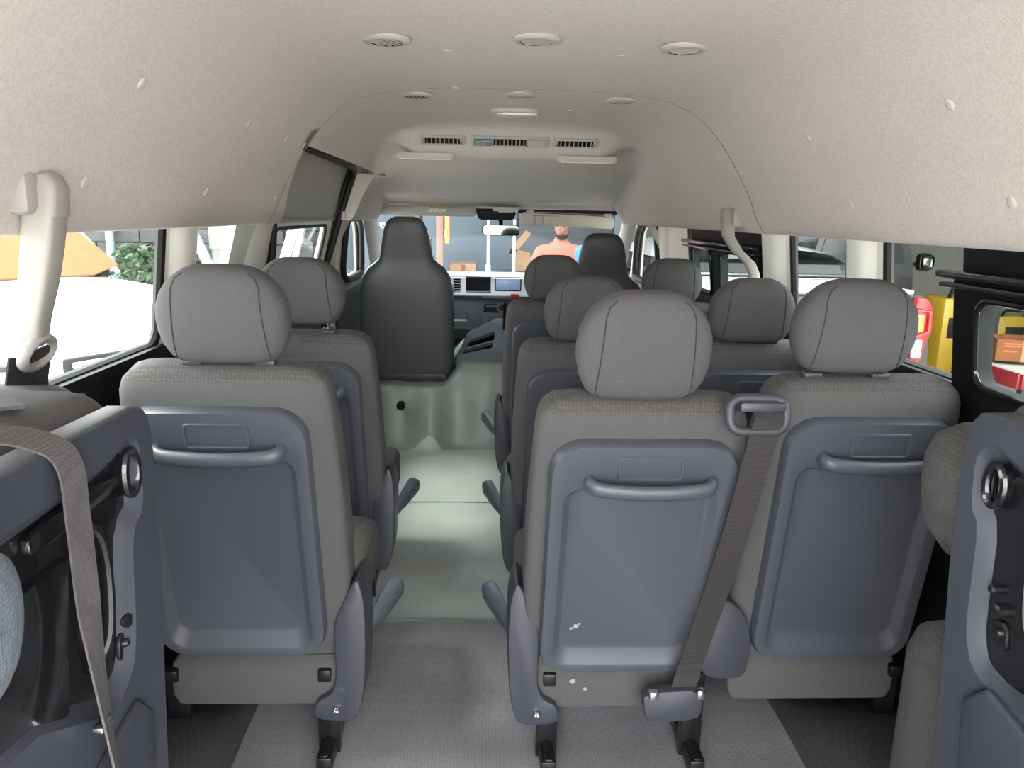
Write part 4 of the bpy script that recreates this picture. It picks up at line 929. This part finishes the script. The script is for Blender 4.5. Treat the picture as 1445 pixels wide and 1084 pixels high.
# head tipped forward: skull, jaw, nose, ears, eyes, mouth, beard, hair
HM = Matrix.Translation((0, -.045, 1.735)) @ Matrix.Rotation(radians(22), 4, 'X')
bm = B(); R = []
for z, hx, y0, y1 in ((-.115, .030, -.085, -.02), (-.105, .045, -.095, .0), (-.07, .060, -.098, .05), (-.03, .068, -.094, .085), (.01, .073, -.090, .098), (.05, .075, -.090, .10), (.085, .068, -.078, .092), (.108, .048, -.052, .068), (.118, .022, -.02, .035)):
    R.append(se(2.3, hx, (y1-y0)/2, 0, (y0+y1)/2, z, 24))
rings(bm, R); bm.transform(HM); obj('head', bm, M['skin'], pr, smooth=70)
bm = B(); poly_ext(bm, [(-.118, -.03), (-.088, -.025), (-.09, .015), (-.10, -.012)], lambda y, z: (-.009, y, z), (.018, 0, 0), .004); bm.transform(HM); obj('nose', bm, M['skin'], pr)
for sg in (-1, 1):
    bm = B(); bmesh.ops.create_uvsphere(bm, u_segments=10, v_segments=8, radius=1, matrix=Matrix.Translation((sg*.076, .01, -.005)) @ Matrix.Diagonal((.009, .018, .03, 1))); bm.transform(HM); obj('ear', bm, M['skin'], pr)
    bm = B(); bmesh.ops.create_uvsphere(bm, u_segments=10, v_segments=8, radius=.011, matrix=Matrix.Translation((sg*.030, -.086, .008))); bm.transform(HM); obj('eye', bm, M['paper'], pr)
bm = B(); box(bm, (0, -.098, -.062), (.045, .012, .010), .004); bm.transform(HM); obj('mouth', bm, M['redp'], pr)
bm = B(); R = []
for z, hx, y0, y1 in ((-.125, .026, -.092, -.02), (-.11, .050, -.102, .005), (-.08, .064, -.102, .03), (-.072, .065, -.099, .035)):
    R.append(se(2.3, hx, (y1-y0)/2, 0, (y0+y1)/2, z, 24))
rings(bm, R); bm.transform(HM); obj('beard', bm, M['hair'], pr, smooth=70)
bm = B(); R = []
for z, hx, y0, y1 in ((.045, .079, -.075, .105), (.085, .074, -.082, .098), (.112, .052, -.056, .072), (.124, .022, -.02, .035)):
    R.append(se(2.3, hx, (y1-y0)/2, 0, (y0+y1)/2, z, 24))
rings(bm, R); bm.transform(HM); obj('hair', bm, M['hair'], pr, smooth=70)
for sg, wx_, wy, wz in ((-1, -.08, -.25, 1.06), (1, .19, -.25, 1.39)):   # hands: palm, four curled fingers, thumb
    pts = [(0, 0, 0, .024, .016), (0, -.045, .0, .034, .016), (0, -.085, -.004, .036, .013)]; ed = [(0, 1), (1, 2)]
    for k, L_ in enumerate((.062, .072, .068, .052)):
        x = -.030+.02*k; b = len(pts)
        pts += [(x, -.088, -.004, .010, .010), (x, -.088-L_*.55, -.016, .009, .009), (x, -.088-L_*.8, -.045, .0075, .0075)]; ed += [(2, b), (b, b+1), (b+1, b+2)]
    b = len(pts); pts += [(-sg*.034, -.04, -.004, .012, .012), (-sg*.055, -.075, -.014, .010, .010), (-sg*.058, -.10, -.022, .008, .008)]; ed += [(1, b), (b, b+1), (b+1, b+2)]
    h = skinned('hand', pts, ed, [M['skin']], pr, 1); h.location = (wx_, wy+.02, wz)
t = thing('plastic_bowl', 'blue plastic bowl in the hand of the man in the salmon shirt', 'bowl', (.80, 6.70, .93))
bm = B(); rings(bm, [[(r*cos(2*pi*k/28), r*sin(2*pi*k/28), h) for k in range(28)] for r, h in ((.04, .0), (.06, .002), (.105, .06), (.125, .066), (.124, .071), (.10, .064), (.055, .010))]); bm.transform(Matrix.Rotation(radians(52), 4, 'X')); obj('bowl', bm, M['bluep'], t)

# white car close by on the left, nose towards the van
car = thing('parked_car', 'white car outside the left windows with cardboard over its windscreen', 'car', (-2.43, 3.60, GZ), 0)
dv = Vector((.866, -.5, 0)); lv = Vector((.5, .866, 0))           # forward, and sideways to the right of the photograph
def cp(a, b, z): return dv*(a*.75 if a > 0 else a) + lv*b + Vector((0, 0, z-GZ))
def hood_z(a, b):
    t = a/1.45; return .95 - .075*t - .05*t**4 - .05*(abs(b)/.84)**3 - .006*cos(b*6)
bm = B(); A = [-.12, 0, .2, .5, .8, 1.1, 1.28, 1.38, 1.44, 1.47]; Bv = [-.84+.084*i for i in range(21)]
sheet(bm, [[cp(a*(1-.05*(b/.84)**2*(a > 1.2)) , b*(1-.06*(a/1.47)**3), hood_z(a, b) - (.05 if a > 1.46 else 0)) for b in Bv] for a in A]); obj('hood', bm, M['carwhite'], car, smooth=60)
bm = B(); G = []
for z, a_, k in ((.80, 1.465, 1), (.775, 1.485, 1), (.60, 1.52, 1.01), (.52, 1.54, 1.02), (.48, 1.60, 1.03), (.20, 1.62, 1.03), (-.05, 1.58, 1.02), (-.22, 1.50, .98)):
    G.append([cp(a_*(1-.055*(abs(b)/.84)**2.5), b*.945*k, z) for b in Bv])
sheet(bm, G)
for sg in (-1, 1):
    sheet(bm, [[cp(a, sg*(.84*(1-.06*(max(0, a)/1.47)**3)+bulge), z) for a in (-2.6, -1.2, 0, .35, .7, 1.1, 1.38)] for z, bulge in ((.885, .0), (.80, .03), (.55, .05), (.25, .05), (-.05, .03), (-.22, .0))])
sheet(bm, [[cp(-2.6, b, z) for b in Bv] for z in (.9, .5, -.22)])
obj('body_shell', bm, M['carwhite'], car, smooth=50)
bm = B(); sheet(bm, [[cp(-.10-a, b*(1-.12*a), .955+h-.02*(b/.8)**2) for b in (-.78, -.5, -.2, .2, .5, .78)] for a, h in ((0, 0), (.25, .19), (.55, .42), (.72, .53))]); obj('windscreen', bm, M['carglass'], car, smooth=60)
bm = B(); sheet(bm, [[cp(-.72-a, b, 1.49+h-.03*(b/.7)**2) for b in (-.70, -.35, 0, .35, .70)] for a, h in ((0, 0), (.4, .04), (1.2, .03), (1.85, -.10))]); obj('roof_panel', bm, M['carwhite'], car, smooth=60)
for sg in (-1, 1):
    bm = B(); bm.faces.new([bm.verts.new(cp(a, sg*b, z)) for a, b, z in ((-.14, .80, .93), (-.78, .70, 1.46), (-2.4, .70, 1.40), (-2.6, .83, .92))]); obj('side_glass', bm, M['carglass'], car)
    bm = B(); tube(bm, [cp(-.10, sg*.80, .95), cp(-.4, sg*.76, 1.20), cp(-.74, sg*.70, 1.48)], .012, 8); obj('pillar', bm, M['carwhite'], car)
bm = B(); bm.faces.new([bm.verts.new(cp(a, b, z)) for a, b, z in ((-2.57, -.70, 1.38), (-2.57, .70, 1.38), (-2.62, .83, .90), (-2.62, -.83, .90))]); obj('rear_glass', bm, M['carglass'], car)
bm = B(); box(bm, (0, 0, 0), (1.46, .05, .035), .008); bm.transform(Matrix.Translation(cp(-.10, 0, .952)) @ Matrix.Rotation(atan2(lv.y, lv.x), 4, 'Z')); obj('cowl_strip', bm, M['black'], car)
RZ = Matrix.Rotation(atan2(lv.y, lv.x), 4, 'Z')
for sg in (-1, 1):
    bm = B(); P = [(.44, .75), (.76, .79), (.82, .74), (.79, .60), (.62, .575), (.50, .60)]
    poly_ext(bm, [(sg*a, z) for a, z in P], lambda b, z: tuple(cp(1.425*(1-.055*(abs(b)/.84)**2.5)+.075+.12*(.78-z)*.6, b, z)), tuple(-dv*.10), .008); h = obj('headlight', bm, M['clear'], car)
    bm = B(); P2 = [(sg*a, z) for a, z in P]; tube(bm, [tuple(cp(1.425*(1-.055*(abs(b)/.84)**2.5)+.080+.12*(.78-z)*.6, b, z)) for b, z in P2], .012, 6, True); obj('lamp_rim', bm, M['cardark'], h)
    for dx_ in (.56, .70):
        bm = B(); bmesh.ops.create_uvsphere(bm, u_segments=12, v_segments=8, radius=.05); bm.transform(Matrix.Translation(cp(1.46, sg*dx_, .68))); obj('lamp_bowl', bm, M['chrome'], h)
    bm = B(); bmesh.ops.create_uvsphere(bm, u_segments=10, v_segments=8, radius=1, matrix=Matrix.Diagonal((.03, .02, .018, 1))); bm.transform(Matrix.Translation(cp(1.60, sg*.26, .60))); obj('turn_lens', bm, M['amber'], car)
for k in range(4):
    bm = B(); box(bm, (0, 0, 0), (.60, .03, .022), .005); bm.transform(Matrix.Translation(cp(1.535+.01*k, 0, .74-.05*k)) @ RZ); obj('grille_bar', bm, M['cardark'] if k % 2 else M['chrome'], car)
bm = B(); box(bm, (0, 0, 0), (.64, .02, .20), .01); bm.transform(Matrix.Translation(cp(1.515, 0, .665)) @ RZ); obj('grille_back', bm, M['hole'], car)
def wheel_bm():
    bm = B(); rings(bm, [[(x, r*cos(2*pi*k/24), r*sin(2*pi*k/24)) for k in range(24)] for r, x in ((.15, .08), (.22, .10), (.31, .10), (.345, .06), (.345, -.06), (.31, -.10), (.15, -.10))]); return bm
def wheels(car, pts, rz):
    for p in pts: obj('wheel', wheel_bm, M['rubber'], car, p, (0, 0, rz), key='wheel')
for a in (.85, -1.75):
    for sg in (-1, 1): obj('wheel', wheel_bm, M['rubber'], car, cp(a, sg*.80, GZ+.345), (0, 0, atan2(lv.y, lv.x)), key='wheel')
cs = thing('cardboard_sheet', 'orange-brown cardboard sheet laid over the white car windscreen', 'cardboard', tuple(Vector((-2.43, 3.60, GZ))))
bm = B(); poly_ext(bm, [(-.72, -.04), (.60, -.055), (.77, .0), (.68, .22), (.58, .52), (-.72, .55)], lambda b, h: tuple(cp(-.06-h*.80, b, .99+h*.78)), tuple(dv*.008+Vector((0, 0, .008)))); obj('sheet', bm, M['card'], cs)

# grey block wall behind it: every block of the part in view is a piece of its own
bw = struct(obj('wall_yard', (lambda b: (box(b, (-6.5, 11.25, .6), (9.6, .16, 2.2)), b)[1])(B()), M['mortar'], smooth=0))
def blk():
    bm = B(); box(bm, (0, 0, 0), (.385, .12, .185), .006, seg=1); return bm
for r in range(8):
    for c_ in range(23):
        x = -11.1 + .4*c_ + (.2 if r % 2 else 0); obj('block', blk, M['block'], bw, (x, 11.16+random.uniform(-.006, .006), .12+.2*r), (0, 0, random.uniform(-.01, .01)), key='blk')
t = thing('drain_pipe', 'blue-grey drain pipe standing against the block wall', 'pipe', (-5.25, 10.98, GZ)); bm = B(); tube(bm, [(0, 0, 0), (0, 0, 2.3)], .055, 10); obj('pipe', bm, M['teal'], t)
def leafy(lab, c, r, n, hgt):
    t = thing('leafy_bush', lab, 'bush', c)
    bm = B()
    for i in range(n):
        a = random.uniform(0, 2*pi); rr = r*sqrt(random.random()); z = random.uniform(.15, 1)*hgt; k = 1-abs(z/hgt-.55)*.8
        p = Vector((rr*k*cos(a), rr*k*sin(a), z)); u = Vector((random.gauss(0, 1), random.gauss(0, 1), random.gauss(0, .6))).normalized(); v = u.cross(Vector((random.random(), random.random(), 1))).normalized()
        l = .075; w_ = .03
        bm.faces.new([bm.verts.new(p+u*l*s+v*w_*q_) for s, q_ in ((-1, 0), (-.2, 1), (1, 0), (-.2, -1))])
    o = obj('foliage', bm, M['green'], t, smooth=0); o['kind'] = 'stuff'
    bm = B(); tube(bm, [(0, 0, 0), (.02, .03, hgt*.5), (0, 0, hgt*.9)], [.03, .02, .008], 6); obj('stem', bm, M['brown'], t)
leafy('green bush by the block wall beyond the white car hood', (-4.55, 10.3, GZ), .5, 800, 1.32)
leafy('green bush seen through the second left window', (-3.75, 9.9, GZ), .35, 600, 1.3)
t = thing('leaning_board', 'pale board leaning outside the second left window', 'board', (-2.62, 7.75, GZ)); bm = B(); box(bm, (0, 0, .85), (.10, .03, 1.9), .004, Matrix.Rotation(radians(-24), 3, 'Y')); obj('board', bm, M['teal'], t)
t = thing('green_crate', 'pale green crate on a stand outside the second left window', 'crate', (-2.72, 8.3, GZ))
bm = B(); box(bm, (0, 0, 1.52), (.42, .3, .24), .01); obj('crate', bm, M['greenp'], t); bm = B(); box(bm, (0, 0, .70), (.36, .26, 1.40), .01); obj('stand', bm, M['panel2'], t)
for i in range(3):
    t = thing('steel_pipe', ('pale steel pipe leaning outside the sliding door window, upper one', 'pale steel pipe leaning outside the sliding door window, middle one', 'pale steel pipe leaning outside the sliding door window, lower one')[i], 'pipe', (-2.45-.16*i, 8.2+.3*i, GZ))
    bm = B(); tube(bm, [(0, 0, 0), (.55, .2, 2.05-.12*i)], .035, 8); obj('pipe', bm, M['silver_and_glint'], t)

# dark pickup on the right, tail towards us
pk = thing('pickup_truck', 'dark pickup truck outside the right windows, red tail lamps towards us', 'pickup', (2.05, 5.0, GZ))
P_ = lambda x, y, z: (x-2.05, y-5.0, z-GZ)
bm = B(); rings(bm, [[P_(x, y, z) for x, z in ((1.22, -.1), (1.20, .35), (1.24, .78), (1.30, .83), (2.80, .83), (2.86, .78), (2.90, .35), (2.88, -.1))] for y in (5.0, 5.3, 6.0, 7.0, 9.6)]); obj('body_shell', bm, M['cardark'], pk, smooth=40)
bm = B(); box(bm, P_(2.05, 5.0, .52), (1.36, .05, .60), .02); tg = obj('tailgate', bm, M['cardark'], pk)
bm = B(); box(bm, P_(2.05, 4.965, .70), (.30, .03, .08), .01); obj('handle', bm, M['chrome'], tg)
bm = B(); box(bm, P_(2.05, 4.93, .06), (1.74, .16, .18), .03); obj('bumper', bm, M['silver_and_glint'], pk)
for k in range(9):
    def tn():
        q_ = B(); box(q_, (0, 0, 0), (1.46, .085, .03), .008); return q_
    obj('cover_slat', tn, M['silver_and_glint'], pk, P_(2.05, 5.10+.11*k, .845), key='slat')  # ribs of a dark cover, coloured silver for the sky mirrored in them
bm = B(); rings(bm, [[P_(x, y, z) for x, y, z in q] for q in ([(1.27, 6.12, .83), (2.85, 6.12, .83), (2.85, 8.2, .83), (1.27, 8.2, .83)], [(1.32, 6.16, .96), (2.82, 6.16, .96), (2.82, 8.0, .96), (1.32, 8.0, .96)], [(1.36, 6.20, .99), (2.78, 6.20, .99), (2.78, 7.8, .99), (1.36, 7.8, .99)])]); obj('cab', bm, M['cardark'], pk, smooth=30)
bm = B(); sheet(bm, [[P_(2.05+.74*t, 6.17+1.6*s_, .985+.16*(1-abs(t)**2.2)**.5*(.35+.65*sin(pi*min(.5, .12+s_)))) for t in [-1+.1*i for i in range(21)]] for s_ in (0, .05, .15, .3, .6, 1)]); obj('cab_roof', bm, M['silver_and_glint'], pk, smooth=60)  # silver colour stands for bright sky reflected on the dark cab
bm = B(); bm.faces.new([bm.verts.new(P_(x, y, z)) for x, y, z in ((1.34, 6.125, .85), (2.80, 6.125, .85), (2.76, 6.155, .955), (1.38, 6.155, .955))]); obj('rear_window', bm, M['carglass'], pk)
bm = B(); tube(bm, [P_(1.30, 6.05, .83), P_(1.34, 6.05, .875), P_(2.78, 6.05, .875), P_(2.82, 6.05, .83)], .016, 8); obj('trim_strip', bm, M['chrome'], pk)
for sg in (-1, 1):
    xc = 2.05+sg*.73
    bm = B(); poly_ext(bm, chaikin([(xc-.04, .82), (xc+.04, .82), (xc+.09, .75), (xc+.10, .60), (xc+.06, .50), (xc+.05, .38), (xc-.04, .38)], 1), lambda x, z: P_(x, 4.955, z), (0, .12, 0), .012); lp = obj('tail_lamp', bm, M['red'], pk); lp['label'] = 'red tail lamp'
    bm = B(); box(bm, P_(xc-.005, 4.95, .65), (.07, .02, .12), .01); obj('turn_lens', bm, M['amber'], lp)
    bm = B(); box(bm, P_(xc+.0, 4.95, .48), (.07, .02, .13), .01); obj('reverse_lens', bm, M['clear'], lp)
    bm = B(); tube(bm, [P_(x, 4.948, z) for x, z in ((xc-.03, .74), (xc+.06, .73), (xc+.065, .60), (xc-.02, .56))], .013, 6); obj('light_guide', bm, M['lens'], lp)
    bm = B(); box(bm, P_(2.05+sg*.93, 7.4, .92), (.16, .10, .13), .04); mr = obj('door_mirror', bm, M['cardark'], pk)
    bm = B(); box(bm, P_(2.05+sg*.93, 7.345, .92), (.12, .006, .10), .02); obj('mirror_glass', bm, M['mirror'], mr)
for a, sg in ((6.0, -1), (6.0, 1), (9.0, -1), (9.0, 1)): obj('wheel', wheel_bm, M['rubber'], pk, P_(2.05+sg*.75, a, GZ+.345), key='wheel')
sv = thing('parked_van', 'black van with a round-edged door mirror standing beyond the pickup', 'van', (3.75, 8.6, GZ))
V_ = lambda x, y, z: (x-3.75, y-8.6, z-GZ)
bm = B(); rings(bm, [[V_(x, y, z) for x, z in ((3.28, -.3), (3.22, .3), (3.26, .85), (3.42, 1.42), (4.20, 1.42), (4.36, .85), (4.40, .3), (4.34, -.3))] for y in (7.9, 8.0, 9.5, 11.5)]); obj('body_shell', bm, M['cardark'], sv, smooth=35)
bm = B(); bm.faces.new([bm.verts.new(V_(x, 7.89, z)) for x, z in ((3.34, .88), (4.26, .88), (4.12, 1.34), (3.46, 1.34))]); obj('rear_window', bm, M['carglass'], sv)
bm = B(); box(bm, V_(4.52, 8.0, .90), (.16, .12, .19), .05); tube(bm, [V_(4.30, 8.02, .86), V_(4.48, 8.02, .88)], .025, 8); mr = obj('door_mirror', bm, M['cardark'], sv)
bm = B(); box(bm, V_(4.52, 7.935, .90), (.12, .008, .14), .03); obj('mirror_glass', bm, M['mirror'], mr)
bm = B(); box(bm, V_(4.0, 7.88, .78), (.20, .03, .05), .01); obj('door_handle', bm, M['chrome'], sv)
for y, x in ((8.5, 3.35), (8.5, 4.12), (10.8, 3.35), (10.8, 4.12)): obj('wheel', wheel_bm, M['rubber'], sv, V_(x, y, GZ+.345), key='wheel')
# open shed on the right, with yellow machines and a red bench
shed = struct(obj('wall_shed', (lambda b: (box(b, (9.2, 5, 1), (.2, 18, 3.2)), box(b, (6.4, 13.0, 1), (5.6, .2, 3.2)), b)[2])(B()), M['shedwall'], smooth=0))
rf = struct(obj('roof_shed', (lambda b: (box(b, (5.9, 8.2, 2.75), (7.0, 10.2, .08)), b)[1])(B()), M['roof'], smooth=0))
struct(obj('shade_roof', (lambda b: (box(b, (.0, 8.5, 2.95), (5.0, 5.8, .08)), b)[1])(B()), M['roof'], smooth=0))  # unseen roof, added to keep the steel wall, boxes and man in shade
t = thing('steel_column', 'dark grey steel column in the shed beyond the cardboard box', 'column', (5.44, 8.2, GZ)); bm = B(); box(bm, (0, 0, 1.6), (.16, .16, 3.2), .01); obj('shaft', bm, M['panel2'], t)
t = thing('red_bench', 'red edged work bench in the shed under the printed cardboard box', 'bench', (5.05, 6.35, GZ))
bm = B(); box(bm, (0, 0, .60), (1.5, .7, .05), .006); obj('top', bm, M['conc'], t); bm = B(); box(bm, (0, -.36, .545), (1.5, .03, .13), .006); box(bm, (-.76, 0, .545), (.03, .7, .13), .006); obj('red_apron', bm, M['redp'], t)
for a in (-.68, .68):
    for b in (-.3, .3):
        def lg2():
            q_ = B(); box(q_, (0, 0, .29), (.06, .06, .58)); return q_
        obj('leg', lg2, M['panel2'], t, (a, b, 0), key='bleg2')
cb = carton('cardboard box with faded red print on the red shed bench, lid flap up', (4.56, 6.45, .155), (.44, .36, .19), True, radians(-18), 'card')
bm = B()
for k, (x, z, w_) in enumerate(((-.10, .155, .18), (-.11, .135, .15), (.13, .145, .08), (.14, .125, .06), (-.13, .09, .12))): box(bm, (x*.85, -.1815, z), (w_*.85, .001, .011))
obj('red_print', bm, M['print'], cb); bm = B(); box(bm, (.0, -.1815, .095), (.045, .001, .185)); obj('tape', bm, M['card2'], cb)
t = thing('plastic_bin', 'grey-blue plastic bin behind the printed cardboard box', 'bin', (5.12, 6.68, .125)); bm = B(); rings(bm, [[(x, y, z) for x, y in rrect(0, 0, w_, w_, w_*.3, 4)] for w_, z in ((.22, 0), (.26, .34), (.30, .35), (.30, .38), (.26, .38))]); obj('bin', bm, M['teal'], t)
def machine(lab, c, s, rz=0):
    t = thing('yellow_machine', lab, 'machine', c, rz); w_, d, h = s
    bm = B(); box(bm, (0, 0, h*.62), (w_, d, h*.70), .04); obj('housing', bm, M['yel'], t)
    bm = B(); box(bm, (0, 0, h*.14), (w_*.86, d*.9, h*.26), .01); obj('base', bm, M['black'], t)
    bm = B(); tube(bm, [(-w_*.3, -d/2, h*.97), (-w_*.3, -d/2-.05, h*1.06), (w_*.3, -d/2-.05, h*1.06), (w_*.3, -d/2, h*.97)], .018, 8); obj('handle', bm, M['black'], t)
    bm = B(); box(bm, (w_*.1, -d/2-.008, h*.7), (w_*.5, .016, h*.18), .004); obj('front_grille', bm, M['black'], t)
machine('tall narrow yellow machine beside the pickup tail lamp', (4.56, 7.65, GZ), (.18, .4, 1.12))
machine('yellow machine with a pale lower panel between red cylinder and steel column', (5.72, 9.0, GZ), (.40, .5, .82))
machine('yellow machine right of the steel column in the shed', (6.25, 9.2, GZ), (.45, .5, .76))
t = thing('red_cylinder', 'red gas cylinder between the yellow machines', 'cylinder', (4.78, 7.8, GZ)); bm = B(); rings(bm, [[(r*cos(2*pi*k/20), r*sin(2*pi*k/20), z) for k in range(20)] for r, z in ((.10, 0), (.10, .02), (.10, .80), (.08, .88), (.035, .92), (.03, .97))]); obj('bottle', bm, M['redp'], t); bm = B(); box(bm, (0, 0, .99), (.07, .04, .06), .01); obj('valve', bm, M['chrome'], t)
